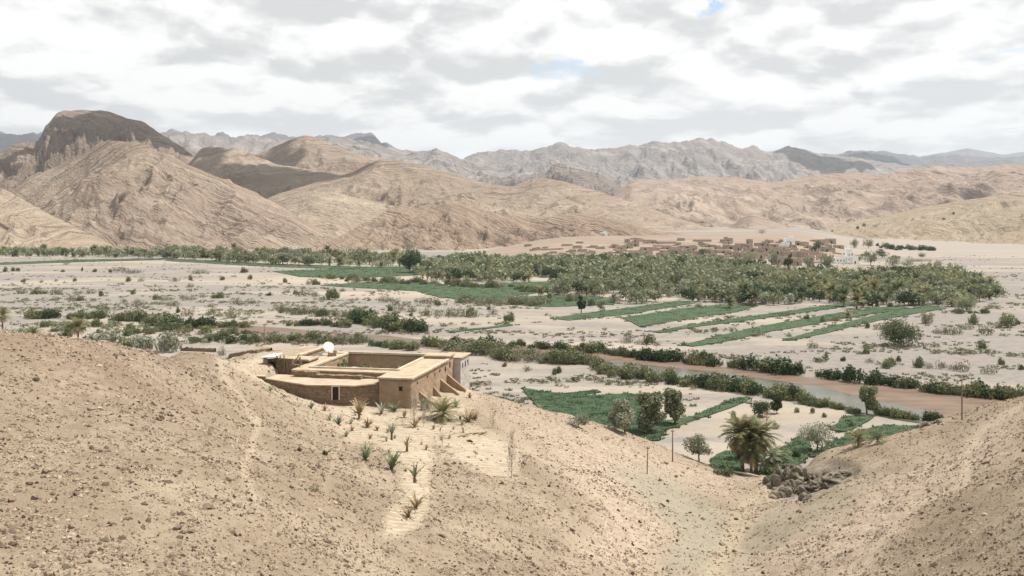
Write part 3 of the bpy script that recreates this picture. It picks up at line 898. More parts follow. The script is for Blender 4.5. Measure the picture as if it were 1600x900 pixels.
me = strip('river', [(430, 520), (520, 525), (560, 527), (620, 532), (680, 539)], [(430, 523), (520, 529), (560, 532), (620, 538), (680, 543)], 0.10, M['water'], wob=0.3, seed=5)
tag(link('river', me), 'narrow brown reach of river beyond the farmhouse', kind='structure')
me = strip('river', [(880, 557), (960, 566), (1040, 574), (1100, 580), (1200, 593), (1290, 607), (1350, 622), (1400, 633), (1452, 645)],
           [(880, 561), (960, 573), (1040, 589), (1100, 600), (1200, 617), (1290, 634), (1350, 646), (1400, 656), (1452, 664)], 0.10, M['water'], wob=0.35, seed=6)
tag(link('river', me), 'wide muddy brown reach of river between bushy banks', kind='structure')

m, q = mat('green_crop')
p = pos(q)
a1 = q.noise(q.mapping(p, (0.5, 1, 1), rot=(0, 0, 0.3)), 0.25, 5, 0.65, 0.3)
a2 = q.noise(p, 2.5, 5, 0.7)
col = q.mix(q.ss(a1, 0.35, 0.68), (0.035, 0.075, 0.04), (0.062, 0.105, 0.055))
col = q.mix(q.math('MULTIPLY', q.ss(a2, 0.4, 0.7), 0.6), col, (0.095, 0.13, 0.07))
col = q.mix(q.math('MULTIPLY', q.ss(q.noise(p, 0.07, 4, 0.6), 0.58, 0.72), 0.55), col, (0.22, 0.23, 0.12))
rnd = q.new('ShaderNodeObjectInfo').outputs['Random']
col = q.mix(q.math('MULTIPLY', rnd, 0.35), col, (0.09, 0.12, 0.06))
row = q.new('ShaderNodeTexWave', wave_type='BANDS', bands_direction='DIAGONAL', i_Vector=p, i_Scale=0.45, i_Distortion=2.0, i_Detail=2.0)
col = q.mix(q.math('MULTIPLY', q.ss(row.outputs['Fac'], 0.5, 0.8), 0.25), col, (0.11, 0.12, 0.065))
finish(q, col, 0.85, q.math('ADD', a2, a1), 1.0, 0.6, 0.1)
M['crop'] = m
FIELDS = [
    ('broad alfalfa field at the foot of the stony slope', [(815, 606), (850, 613), (880, 616), (930, 610), (940, 613), (908, 620), (945, 618), (985, 616), (1003, 628), (1003, 650), (1010, 700), (930, 700), (850, 650)]),
    ('narrow green strip running up from the grey trees', [(1030, 660), (1080, 652), (1120, 636), (1150, 622), (1169, 622), (1166, 628), (1120, 645), (1090, 656), (1040, 673), (1028, 690), (1010, 690), (1015, 665)]),
    ('small green plot left of the tall palms', [(1100, 742), (1112, 720), (1132, 706), (1160, 704), (1158, 748), (1120, 752)]),
    ('dark green plot between the tall palms and the willow', [(1180, 752), (1190, 728), (1215, 705), (1246, 686), (1268, 686), (1262, 716), (1240, 735)]),
    ('green crop plot below the river trees', [(1296, 672), (1318, 653), (1345, 650), (1362, 653), (1350, 664), (1318, 676)]),
    ('green crop plot under the right-hand stony slope', [(1262, 715), (1300, 690), (1340, 674), (1385, 666), (1435, 666), (1420, 684), (1380, 700), (1320, 715)]),
    ('long pale-edged alfalfa field below the grove', [(860, 498), (905, 491), (1000, 479), (1062, 470), (1085, 474), (985, 491), (890, 501)]),
    ('wide alfalfa field at the corner of the grove', [(972, 497), (1070, 482), (1130, 476), (1185, 478), (1150, 488), (1090, 496), (1000, 511)]),
    ('thin green strip below the wide alfalfa field', [(1020, 519), (1080, 508), (1200, 491), (1330, 472), (1350, 475), (1205, 496), (1090, 511), (1030, 521)]),
    ('green strip crossing the sandy plots', [(1066, 540), (1110, 529), (1180, 512), (1260, 498), (1330, 486), (1400, 478), (1420, 482), (1335, 495), (1250, 511), (1200, 519), (1140, 533), (1082, 542)]),
    ('lowest long green strip reaching the grove', [(1220, 533), (1255, 523), (1320, 505), (1390, 487), (1450, 478), (1480, 482), (1420, 492), (1345, 507), (1290, 521), (1240, 532)]),
    ('far green field left of the big dark tree', [(425, 424), (540, 420), (640, 422), (655, 430), (560, 435), (470, 433)]),
    ('second far green field below the tree belt', [(500, 446), (590, 440), (680, 441), (705, 448), (650, 455), (560, 450)]),
    ('green field in front of the olive trees', [(650, 455), (740, 445), (860, 440), (870, 455), (790, 464), (690, 466)]),
    ('green field beside the left end of the grove', [(700, 466), (800, 464), (880, 462), (960, 466), (960, 476), (860, 480), (760, 474)]),
    ('thin bright green line of crops near the left tree belt', [(0, 411), (120, 406), (260, 404), (260, 406), (120, 410), (0, 414)]),
    ('green verge along the foot of the tree belt', [(260, 404), (420, 412), (560, 417), (640, 417), (640, 421), (540, 421), (400, 416), (260, 408)]),
    ('short green strip beside the pale farm track', [(705, 518), (760, 512), (800, 507), (802, 509), (760, 514), (708, 520)]),
]
from mathutils.geometry import tessellate_polygon
for k, (lab, poly) in enumerate(FIELDS):
    P = [G(*a) for a in poly]
    Q = []
    for a, b in zip(P, P[1:] + P[:1]):
        L = np.linalg.norm(b - a); nn = max(2, int(L / 3))
        for i in range(nn):
            Q.append(a + (b - a) * i / nn)
    Q = np.array(Q)
    Q[:, 0] += fbm(Q[:, 0] * 0.2, Q[:, 1] * 0.2, 3, k) * 1.0
    Q[:, 1] += fbm(Q[:, 0] * 0.2, Q[:, 1] * 0.2, 3, k + 40) * 1.6
    n = len(Q)
    h = 0.28
    tri = tessellate_polygon([[Vector((a[0], a[1], 0)) for a in Q]])
    top = Q.copy(); top[:, 2] = ground_z(Q[:, 0], Q[:, 1]) + h
    bot = Q.copy(); bot[:, 2] = top[:, 2] - h - 0.1
    T = np.array(tri)
    nrm = np.cross(top[T[:, 1]] - top[T[:, 0]], top[T[:, 2]] - top[T[:, 0]])[:, 2]
    T[nrm < 0] = T[nrm < 0][:, ::-1]
    i = np.arange(n); j = (i + 1) % n
    side = np.stack([i, i + n, j + n, j], 1)
    me = mesh_np('crop_field', np.concatenate([top, bot]), [T, side], M['crop'])
    tag(link('crop_field', me), lab, kind='stuff')


# ------------------------------------------------------------------ plants
def crown(mb, lobes, n, size, m=0, rng=None, droop=0.0, flat=1.0):
    """many small leaf-clump faces spread through lobes (x,y,z,r)"""
    rng = rng or RNG
    L = np.array(lobes, float)
    wts = L[:, 3] ** 2.2; wts /= wts.sum()
    k = rng.choice(len(L), n, p=wts)
    d = rng.normal(size=(n, 3)); d /= np.linalg.norm(d, axis=1)[:, None]
    r = L[k, 3] * (0.55 + 0.45 * rng.random(n) ** 0.6) * (1 + 0.16 * rng.normal(size=n))
    c = L[k, :3] + d * r[:, None] * np.array([1, 1, flat])
    nr = d + 0.75 * rng.normal(size=(n, 3)); nr /= np.linalg.norm(nr, axis=1)[:, None]
    a = np.cross(nr, rng.normal(size=(n, 3))); a /= np.linalg.norm(a, axis=1)[:, None] + 1e-9
    b = np.cross(nr, a)
    s = (size * (0.55 + 0.9 * rng.random(n)))[:, None]
    a = a * s; b = b * s * 0.62
    V = np.stack([c - a, c + b * 1.0 - a * 0.1, c + a, c - b], 1).reshape(-1, 3)
    Q = np.arange(n * 4).reshape(-1, 4)
    lob = rng.random(len(L))
    t = np.clip(0.45 * lob[k] + 0.35 * rng.random(n) + 0.2, 0, 1)
    mb.add(V, Q, m=m, tint=np.repeat(t, 4))


def tree_mesh(h, wd, n, leaf, seed, trunk=True, clear=0.25, nl=9, round_=1.0, mats=('olive', 'bark'), split=False, limbs=5):
    rng = np.random.default_rng(seed)
    mb = MB(); tb = MB() if split else mb
    lobes = []
    for i in range(nl):
        a = rng.random() * 6.283; rr = wd * 0.5 * (0.15 + 0.78 * rng.random() ** 0.7)
        z = h * (clear + (1 - clear) * (0.22 + 0.62 * rng.random()))
        sh = 1 - 0.5 * abs((z / h - clear) / (1 - clear) - 0.45)
        lobes.append((rr * math.cos(a) * sh, rr * math.sin(a) * sh, z, wd * (0.12 + 0.16 * rng.random()) * round_))
    lobes.append((0, 0, h * (0.5 + clear * 0.5), wd * 0.3))
    crown(mb, lobes, n, leaf, 0, rng)
    if trunk:
        tm = 0 if split else 1
        tb.tube([(0, 0, -0.3), (0.03 * h, 0.01 * h, h * 0.22), (0.02 * h, 0.02 * h, h * 0.45), (0, 0, h * 0.7)], [h * 0.035, h * 0.027, h * 0.018, h * 0.006], 6, m=tm)
        for l in lobes[:limbs]:
            tb.tube([(0.025 * h, 0.015 * h, h * 0.25), (l[0] * 0.5, l[1] * 0.5, (l[2] + h * 0.3) * 0.5), (l[0], l[1], l[2])], [h * 0.017, h * 0.011, h * 0.004], 5, m=tm)
    if split:
        return mb.mesh('crown', [M[mats[0]]]), tb.mesh('trunk', [M[mats[1]]], True)
    return mb.mesh('tree', [M[x] for x in mats])


def bush_mesh(h, wd, n, leaf, seed, mt='bush', nl=7):
    """low shrub made of clumps and upright sprays"""
    rng = np.random.default_rng(seed)
    mb = MB(); lobes = []
    for i in range(nl):
        a = rng.random() * 6.283; rr = wd * 0.5 * rng.random() ** 0.6 * 0.72
        r0 = wd * (0.17 + 0.12 * rng.random())
        zz = h * (0.15 + 0.55 * rng.random()) * (1 - 0.45 * (rr / (wd * 0.5)) ** 2)
        lobes.append((rr * math.cos(a), rr * math.sin(a), zz, min(r0, h * 0.5)))
    crown(mb, lobes, int(n * 0.88), leaf, 0, rng)
    k = int(n * 0.12)                               # sprays that feather the outline
    a = rng.random(k) * 6.283; rr = wd * 0.42 * rng.random(k) ** 0.5
    x = rr * np.cos(a); y = rr * np.sin(a)
    hh = h * (0.5 + 0.45 * rng.random(k)) * (1 - 0.35 * (rr / (wd * .5)) ** 2)
    dx = x * 0.35 + rng.normal(size=k) * 0.08 * h; dy = y * 0.35 + rng.normal(size=k) * 0.08 * h
    wdt = leaf * 0.5
    ca, sa = np.cos(a * 3), np.sin(a * 3)
    base = np.stack([x, y, hh * 0.15], 1); tip = np.stack([x + dx, y + dy, hh], 1)
    off = np.stack([ca * wdt, sa * wdt, 0 * ca], 1)
    V = np.stack([base - off, base + off, tip], 1).reshape(-1, 3)
    mb.add(V, T=np.arange(k * 3).reshape(-1, 3), tint=np.repeat(rng.random(k), 3))
    return mb.mesh('shrub', [M[mt]])


def palm_parts(h, fr, nf, seg, leafy, seed, lean=0.0, dead=8, mats=('palm', 'bark', 'dry')):
    """trunk, green fronds, dry skirt as three builders"""
    rng = np.random.default_rng(seed)
    tr, gr, dr = MB(), MB(), MB()
    top = np.array([lean * h, lean * h * 0.4, h])
    if h > 0.3:
        ps = [np.array([0, 0, -0.4]), np.array([lean * h * 0.15, 0, h * 0.3]), np.array([lean * h * 0.5, lean * h * .2, h * 0.7]), top]
        tr.tube(ps, [0.30 * fr / 3, 0.22 * fr / 3, 0.19 * fr / 3, 0.26 * fr / 3], 8)
    for k in range(nf + dead):
        isd = k >= nf
        mb = dr if isd else gr
        az = k * 2.39996 + rng.random() * 0.5
        el0 = (-0.5 - 0.5 * rng.random()) if isd else (1.35 - 1.5 * ((k + 0.5) / nf) ** 1.1 + 0.15 * rng.normal())
        L = fr * (0.75 if isd else 1.0) * (0.85 + 0.3 * rng.random())
        p = top.copy(); el = el0; P = [p.copy()]; D = []
        for i in range(seg):
            d = np.array([math.cos(az) * math.cos(el), math.sin(az) * math.cos(el), math.sin(el)])
            D.append(d); p = p + d * L / seg; P.append(p.copy())
            el -= (1.15 if not isd else 0.5) / seg * (0.6 + 0.8 * i / seg)
        D.append(D[-1])
        side = np.array([-math.sin(az), math.cos(az), 0])
        tnt = rng.random()
        if leafy <= 1:
            V = []; T = []
            for i in range(seg + 1):
                wv = fr * 0.13 * math.sin(math.pi * (0.12 + 0.86 * i / seg)) ** 0.7
                up = np.cross(D[i], side)
                V += [P[i] + side * wv - up * wv * 0.5 * (1), P[i], P[i] - side * wv - up * wv * 0.5]
            Q = []
            for i in range(seg):
                a = i * 3
                Q += [(a, a + 1, a + 4, a + 3), (a + 1, a + 2, a + 5, a + 4)]
            mb.add(V, Q, tint=tnt * 0.7 + 0.15)
        else:
            mb.tube(P, [fr * 0.012] * len(P), 3, tint=0.9, cap=False)
            V = []; T = []; nlf = leafy
            for j in range(nlf):
                f = 0.12 + 0.88 * j / nlf
                i = min(int(f * seg), seg - 1); u = f * seg - i
                c = P[i] * (1 - u) + P[i + 1] * u
                up = np.cross(D[i], side)
                ll = fr * 0.27 * math.sin(math.pi * (0.15 + 0.75 * f)) + 0.02
                for sgn in (-1, 1):
                    dirv = side * sgn * 0.75 + D[i] * 0.75 + up * (-0.15 + 0.1 * rng.normal())
                    n0 = len(V)
                    V += [c - D[i] * fr * 0.02, c + D[i] * fr * 0.02, c + dirv * ll]
                    T.append((n0, n0 + 1, n0 + 2))
            mb.add(V, T=T, tint=tnt * 0.6 + 0.2 + 0.2 * rng.random())
    return tr, gr, dr


def palm_far(seed, h=5.0, fr=2.6, nf=20, dead=4, mats=('palm', 'bark', 'dry')):
    tr, gr, dr = palm_parts(h, fr, nf, 3, 1, seed, lean=0.02, dead=dead)
    mb = MB()
    for s_, m_ in ((tr, 1), (gr, 0), (dr, 2)):
        if not s_.v: continue
        V = np.concatenate(s_.v)
        mb.add(V, np.concatenate(s_.q) if s_.q else None, np.concatenate(s_.t) if s_.t else None, m=m_, tint=np.concatenate(s_.ti))
    return mb.mesh('date_palm', [M[x] for x in mats])


def palm_near(x, y, z, h, fr, nf, seed, label, group=None, lean=0.0, dead=10, leafy=16, mats=('palm', 'bark', 'dry'), name='date_palm', cat='palm tree'):
    tr, gr, dr = palm_parts(h, fr, nf, 7, leafy, seed, lean, dead)
    e = empty(name, (x, y, z), label=label, cat=cat, group=group)
    if tr.v: link('trunk', tr.mesh('trunk', [M[mats[1]]], True), e)
    link('fronds', gr.mesh('fronds', [M[mats[0]]]), e)
    if dr.v: link('dry_fronds', dr.mesh('dry_fronds', [M[mats[2]]]), e)
    return e


SX = {}


def px2m(Y): return Y / F


# --- prototypes
T_OL = [tree_mesh(1.0, 1.3, 260, 0.085, 100 + i, clear=0.12, nl=9, mats=('olive', 'bark')) for i in range(5)]
T_SI = [tree_mesh(1.0, 1.35, 260, 0.085, 120 + i, clear=0.06, nl=9, mats=('silver', 'bark')) for i in range(3)]
T_DK = [tree_mesh(1.0, 1.05, 240, 0.085, 140 + i, clear=0.08, nl=9, mats=('dark', 'bark')) for i in range(2)]
T_PA = [palm_far(160 + i, 0.28 + 0.12 * i, 0.52, 26, 6) for i in range(4)]
T_PD = [palm_far(180 + i, 0.30 + 0.2 * i, 0.55, 24, 3, ('palmdark', 'bark', 'dry')) for i in range(2)]
B_BU = [bush_mesh(1.0, 1.6, 520, 0.085, 200 + i, 'bush') for i in range(5)]
B_DK = [bush_mesh(1.0, 1.5, 420, 0.085, 220 + i, 'dark') for i in range(3)]
B_SA = [bush_mesh(1.0, 1.9, 260, 0.075, 240 + i, 'sage') for i in range(4)]
B_SI = [bush_mesh(1.0, 1.6, 420, 0.085, 260 + i, 'silver') for i in range(2)]


def put(name, me, P, sc, label, cat, group=None, xy=1.0, rz=None):
    o = link(name, me, None, tuple(P), RNG.random() * 6.28 if rz is None else rz, (sc * xy, sc * xy, sc))
    return tag(o, label, cat, group)


# --- the grove
GROVE = [(640, 424), (660, 412), (760, 408), (830, 410), (1000, 409), (1120, 412), (1180, 420), (1240, 428), (1300, 433), (1350, 431), (1440, 428), (1500, 431), (1552, 447), (1560, 466), (1520, 478), (1450, 483),
         (1390, 478), (1330, 485), (1290, 472), (1200, 478), (1130, 474), (1060, 471), (1000, 478), (930, 474), (870, 462), (800, 446), (720, 446), (660, 440)]
gp = np.array([G(*a)[:2] for a in GROVE])
cand = []
rg = np.random.default_rng(5)
cell = 7.2
xs = np.arange(gp[:, 0].min(), gp[:, 0].max(), cell); ys = np.arange(gp[:, 1].min(), gp[:, 1].max(), cell)
gx, gy = np.meshgrid(xs, ys)
gx = (gx + rg.uniform(-2.6, 2.6, gx.shape)).ravel(); gy = (gy + rg.uniform(-2.6, 2.6, gy.shape)).ravel()
ok = in_poly(gx, gy, gp)
gx, gy = gx[ok], gy[ok]
ppx = 800 + F * gx / gy; ppy = HOR + CAMZ * F / gy
keep = np.ones(len(gx), bool)
for lab, poly in FIELDS[6:16]:
    keep &= ~in_poly(ppx, ppy, poly)
gn = fbm(gx * 0.022, gy * 0.022, 3, 61)
keep &= gn > -0.30 + 0.32 * (1 - sstep(ppx, 760, 960)) * sstep(ppy, 415, 425)
hv = fbm(gx * 0.03, gy * 0.03, 3, 67)
gx, gy, ppx, ppy, hv = gx[keep], gy[keep], ppx[keep], ppy[keep], hv[keep]
order = np.argsort(gy)
npalm = nol = ndk = nsi = 0
def gz_(px, py):
    a = 'left end' if px < 860 else 'left half' if px < 1050 else 'middle' if px < 1230 else 'right half' if px < 1420 else 'right end'
    b = 'front edge' if py > np.interp(px, [640, 800, 900, 1500], [436, 440, 462, 470]) else 'rear' if py < 424 else 'depth'
    return 'at the ' + b + ' of the grove, ' + a
late = {'olive': [], 'palm': [], 'dark': []}
pal_w = fbm(gx * 0.010, gy * 0.010, 2, 71)
for k in order:
    x, y = gx[k], gy[k]
    z = float(ground_z(x, y))
    u = rg.random()
    right = sstep(ppx[k], 1050, 1300)
    pp = 0.16 + 0.36 * right + 0.35 * pal_w[k]
    hk = 1 + 0.7 * hv[k]
    if u < pp:
        npalm += 1
        sc = rg.uniform(5.0, 9.5) * hk
        if npalm <= 165:
            put('date_palm', T_PA[npalm % 4] if rg.random() < 0.72 else T_PD[npalm % 2], (x, y, z), sc, 'date palm crowded among trees ' + gz_(ppx[k], ppy[k]), 'palm tree', 'date palms of the grove')
        else: late['palm'].append((x, y, z, rg.random() * 6.28, sc, sc, sc, rg.random()))
    elif u < pp + 0.17:
        ndk += 1
        sc = rg.uniform(4.5, 8.5) * hk
        put('fruit_tree', T_DK[ndk % 2], (x, y, z), sc, 'dark green leafy tree ' + gz_(ppx[k], ppy[k]), 'tree', 'dark green trees of the grove')
    else:
        nol += 1
        sc = rg.uniform(4.0, 9.0) * hk
        if nol <= 170:
            put('olive_tree', T_OL[nol % 5] if rg.random() < 0.62 else T_SI[nol % 3], (x, y, z), sc, ('large' if sc > 7 else 'small' if sc < 5 else 'middling') + ' olive tree ' + gz_(ppx[k], ppy[k]), 'tree', 'olive trees of the grove')
        else: late['olive'].append((x, y, z, rg.random() * 6.28, sc, sc, sc, rg.random()))


def stuff_from(me, places, name, label):
    """the far rest of a kind, joined into one mesh"""
    nv = len(me.vertices); v = np.empty(nv * 3, np.float32); me.vertices.foreach_get('co', v); v = v.reshape(-1, 3)
    t = np.empty(nv, np.float32); me.attributes['tint'].data.foreach_get('value', t)
    nl = len(me.loops); li = np.empty(nl, np.int32); me.loops.foreach_get('vertex_index', li)
    tot = np.empty(len(me.polygons), np.int32); me.polygons.foreach_get('loop_total', tot)
    mi = np.empty(len(me.polygons), np.int32); me.polygons.foreach_get('material_index', mi)
    st = np.concatenate([[0], np.cumsum(tot)[:-1]])
    fs = []; mm = []
    Vo = None
    for kk in (4, 3):
        sel = tot == kk
        if not sel.any(): continue
        Fq = li[st[sel][:, None] + np.arange(kk)[None]]
        Vo, FF, TT = merge('x', (v, Fq, t), places, None)
        fs.append(FF); mm.append(np.tile(mi[sel], len(places)))
    m2 = mesh_np(name, Vo, fs, [s.material for s in []] or list(me.materials), {'tint': TT}, np.concatenate(mm))
    return tag(link(name, m2), label, kind='stuff')


LO = tree_mesh(1.0, 1.3, 72, 0.15, 99, trunk=False, clear=0.12, nl=7, mats=('olive', 'bark'))
LP = palm_far(98, 0.4, 0.52, 12, 2)
if late['olive']: stuff_from(LO, late['olive'], 'olive_grove', 'far rows of grey-green olive trees merging in front of the village')
if late['palm']: stuff_from(LP, late['palm'], 'palm_grove', 'far palm crowns merging at the back of the grove')
print('grove', npalm, nol, ndk)

# --- tree belt at the foot of the left hills
rb = np.random.default_rng(11)
cnt = 0
belt = []
for px in np.arange(-60, 660, 5.2):
    lo = np.interp(px, [-60, 0, 250, 400, 560, 660], [403, 402, 404, 413, 418, 420])
    hi = np.interp(px, [-60, 0, 250, 400, 660], [396, 396, 397, 398, 404])
    for r in range(2 if px < 250 else 3):
        py = rb.uniform(hi, lo); x_ = px + rb.uniform(-4, 4)
        belt.append((x_, py))
belt.sort(key=lambda a: -a[1])
def bz(px): return 'under the pale ledged hill at far left' if px < 100 else 'under the left foot of the broad hill' if px < 220 else 'under the middle of the broad hill' if px < 340 else 'under the right foot of the broad hill' if px < 450 else 'under the pale middle hill' if px < 550 else 'left of the big dark round tree'
for i, (x_, py) in enumerate(belt):
    P = G(x_, py); Y = P[1]
    u = rb.random()
    hpx = rb.uniform(9, 17) * (1.0 if x_ > 240 else 0.85)
    if u < 0.33:
        put('date_palm', T_PA[i % 4], P, (hpx + 3) * px2m(Y), 'small far date palm in the tree belt ' + bz(x_), 'palm tree', 'date palms of the far tree belt')
    elif u < 0.7:
        put('olive_tree', T_OL[i % 5], P, hpx * px2m(Y), 'far grey-green tree in the belt ' + bz(x_), 'tree', 'grey-green trees of the far belt', xy=1.15)
    elif u < 0.9:
        put('tamarisk_tree', T_SI[i % 3], P, hpx * px2m(Y) * 0.95, 'far pale silvery tree in the belt ' + bz(x_), 'tree', 'silvery trees of the far belt', xy=1.2)
    else:
        put('fruit_tree', T_DK[i % 2], P, hpx * px2m(Y) * 0.9, 'far dark green tree in the belt ' + bz(x_), 'tree', 'dark trees of the far belt', xy=1.1)

# --- single trees that stand out
def tall_tree(px, py, hpx, wpx, mt, label, seed, n=1500, clear=0.15, leaf=0.045, nl=12, name='tree', cat='tree', group=None):
    P = hit(px, py) if py > 640 else G(px, py)
    s = px2m(P[1]); h = hpx * s; n = int(n * 1.9)
    cr, tr = tree_mesh(1.0, wpx / hpx, n, leaf, seed, clear=clear, nl=nl, mats=(mt, 'bark'), split=True, limbs=8)
    e = empty(name, tuple(P), RNG.random() * 6.28, label, cat, group)
    link('crown', cr, e, sc=h); link('trunk', tr, e, sc=h)
    return e


tall_tree(645, 426, 33, 36, 'dark', 'big round dark green tree at the edge of the far fields', 301, 1400)
tall_tree(1015, 676, 66, 44, 'olive', 'tall grey-green tree between the alfalfa field and the river', 302, 2600, leaf=0.034, clear=0.02, nl=18)
tall_tree(1056, 664, 60, 36, 'olive', 'narrower grey-green tree right beside the tallest one', 303, 2400, leaf=0.034, clear=0.02, nl=18)
tall_tree(976, 676, 52, 48, 'silver', 'broad pale silvery bush-like tree left of the two tall grey-green trees', 304, 2200, clear=0.03, leaf=0.036)
tall_tree(1355, 648, 50, 30, 'olive', 'upright poplar-like tree on the near river bank', 305, 2000, leaf=0.036, clear=0.05, nl=14)
tall_tree(1214, 646, 27, 22, 'dark', 'dark green round tree beside the clipped dark shrubs', 306, 1200)
tall_tree(1188, 652, 24, 34, 'dark', 'low dark green tree left of the round one near the dry palms', 307, 1300, clear=0.05)
tall_tree(1276, 706, 44, 52, 'silver', 'wispy grey willow above the dark rock outcrop', 308, 1100, clear=0.18, leaf=0.03)
tall_tree(1093, 721, 40, 40, 'silver', 'small silvery tree beside the leaning pole', 309, 1200, clear=0.15, leaf=0.036)
tall_tree(904, 668, 24, 26, 'silver', 'small pale shrub tree at the edge of the alfalfa field', 310, 700, clear=0.05)
tall_tree(1408, 540, 36, 58, 'bush', 'large round green bush alone on the sand right of the fields', 311, 2600, clear=0.0, leaf=0.036, nl=18, name='shrub', cat='bush')
tall_tree(1574, 512, 22, 32, 'bush', 'round green bush on the sand at the right edge', 312, 900, clear=0.0, nl=12, name='shrub', cat='bush')
tall_tree(1450, 506, 18, 24, 'sage', 'rounded pale bush above the big round green bush', 313, 700, clear=0.0, nl=10, name='shrub', cat='bush')
tall_tree(1510, 486, 24, 34, 'olive', 'pale bushy tree at the lower right corner of the grove', 314, 900, clear=0.0, nl=12)
tall_tree(1275, 396, 17, 18, 'dark', 'dark green tree standing alone among the village houses', 315, 500, clear=0.1)
tall_tree(1190, 366, 7, 15, 'dark', 'dark clump of trees at the foot of the hills behind the village', 316, 300, clear=0.0)
tall_tree(908, 490, 30, 13, 'dark', 'slim dark tree in the green fields before the grove', 317, 700, clear=0.1)
tall_tree(938, 487, 20, 15, 'silver', 'small pale tree right of the slim dark one', 318, 500, clear=0.05)
for i, (px, py, hp, wp, mt) in enumerate([(1050, 404, 12, 14, 'olive'), (1075, 406, 11, 11, 'olive'), (1100, 402, 12, 20, 'dark'), (1171, 412, 18, 24, 'olive'), (1205, 414, 18, 20, 'olive'), (1232, 420, 24, 16, 'dark'), (1265, 424, 22, 26, 'olive'),
                                         (1293, 424, 26, 26, 'olive'), (1335, 388, 14, 14, 'olive'), (1357, 388, 15, 18, 'sage'), (1360, 415, 22, 24, 'olive'), (1395, 418, 17, 20, 'olive'), (1417, 418, 16, 20, 'silver'), (1340, 410, 12, 16, 'dark'), (1378, 404, 14, 22, 'dark'), (1440, 402, 8, 12, 'dark')]):
    tall_tree(px, py, hp, wp, mt, ['small pale green tree', 'round leafy tree', 'bushy tree', 'spreading tree'][i % 4] + ' ' + ['left of the olive clump', 'in the village lane', 'beside the mud walls', 'at the front of the village', 'before the ruined towers', 'left of the white mosque',
              'below the ruined walls', 'beside the mosque hall', 'behind the minaret', 'with dry brown twigs behind the minaret', 'right of the mosque', 'on the sand right of the mosque', 'at the last houses', 'behind the mosque hall', 'in the green strip', 'by the last mud wall'][i],
              330 + i, 420, clear=0.06)

# --- tall palms by the gully mouth
palm_near(*hit(1160, 737), 6.2, 3.9, 80, 401, 'tallest date palm at the mouth of the gully with hanging dry fronds', 'palms at the gully mouth', dead=22, leafy=22)
palm_near(*hit(1181, 739), 5.9, 3.9, 66, 402, 'second tall date palm leaning beside the tallest one', 'palms at the gully mouth', lean=0.08, dead=18, leafy=22)
palm_near(*hit(1174, 742), 3.6, 3.2, 34, 403, 'shorter date palm squeezed between the two tall palms', 'palms at the gully mouth', lean=-0.03, dead=10, leafy=18)
palm_near(*hit(1205, 727), 1.6, 2.6, 34, 404, 'young grey-green palm right of the tall palms', 'palms at the gully mouth', dead=4, leafy=18, mats=('silver', 'bark', 'dry'))
palm_near(*hit(1222, 722), 0.8, 2.2, 30, 405, 'low young palm in the dark green plot', 'palms at the gully mouth', dead=2)
palm_near(*hit(1341, 697), 1.0, 2.2, 34, 406, 'squat palm at the upper green plot below the right slope', 'palms of the right plots', dead=3)
palm_near(*hit(1371, 693), 0.6, 1.9, 30, 407, 'smaller squat palm right of the first one by the right slope', 'palms of the right plots', dead=2)
palm_near(*G(122, 541), 6.5, 4.2, 46, 408, 'tall dark date palm behind the crest of the left slope', 'palms behind the left crest', dead=10)
palm_near(*G(112, 538), 5.2, 3.6, 36, 409, 'second palm leaning left beside the tall dark one', 'palms behind the left crest', lean=-0.1, dead=5)
palm_near(*G(51, 545), 4.6, 3.8, 40, 410, 'pale date palm behind the left crest among silver trees', 'palms behind the left crest', dead=4)
palm_near(*G(80, 544), 2.6, 3.0, 34, 411, 'low date palm just above the left crest', 'palms behind the left crest', dead=3)
palm_near(*G(4, 520), 6.5, 4.0, 40, 412, 'date palm cut by the left edge of the picture', 'palms behind the left crest', dead=10)
for i, (px, py, hp) in enumerate([(1325, 497, 14), (1140, 482, 20), (1180, 478, 24), (845, 468, 16), (858, 470, 15), (960, 473, 14)]):
    P = G(px, py)
    put('date_palm', T_PA[i % 4], P, hp * px2m(P[1]) * 1.3, ['low palm at the strip fields right', 'palm at the grove edge over the wide field', 'big palm at the grove edge', 'left of two small palms in the left fields', 'right of two small palms in the left fields', 'palm between fields and grove'][i], 'palm tree', 'palms at the field edges')
for i, (px, py, h, w_, lst, lab) in enumerate([(158, 545, 34, 60, B_SI, 'large silvery tamarisk behind the left crest'), (222, 547, 30, 40, B_SI, 'silvery tamarisk right of the palms behind the crest'), (262, 549, 36, 46, B_SI, 'tallest silvery tamarisk left of the farmhouse wall'),
                                             (30, 536, 30, 34, B_SI, 'silvery tamarisk between palms at far left'), (195, 548, 22, 30, B_BU, 'green tamarisk between the silvery ones'), (100, 536, 24, 30, B_DK, 'dark bush below the tall dark palm'), (135, 545, 22, 30, B_BU, 'green bush right of the tall dark palm')]):
    P = G(px, py); s_ = px2m(P[1])
    o = put('shrub', lst[i % 2], P, h * s_, lab, 'bush'); o.scale = (w_ * s_ / 1.6, w_ * s_ / 1.6, h * s_)

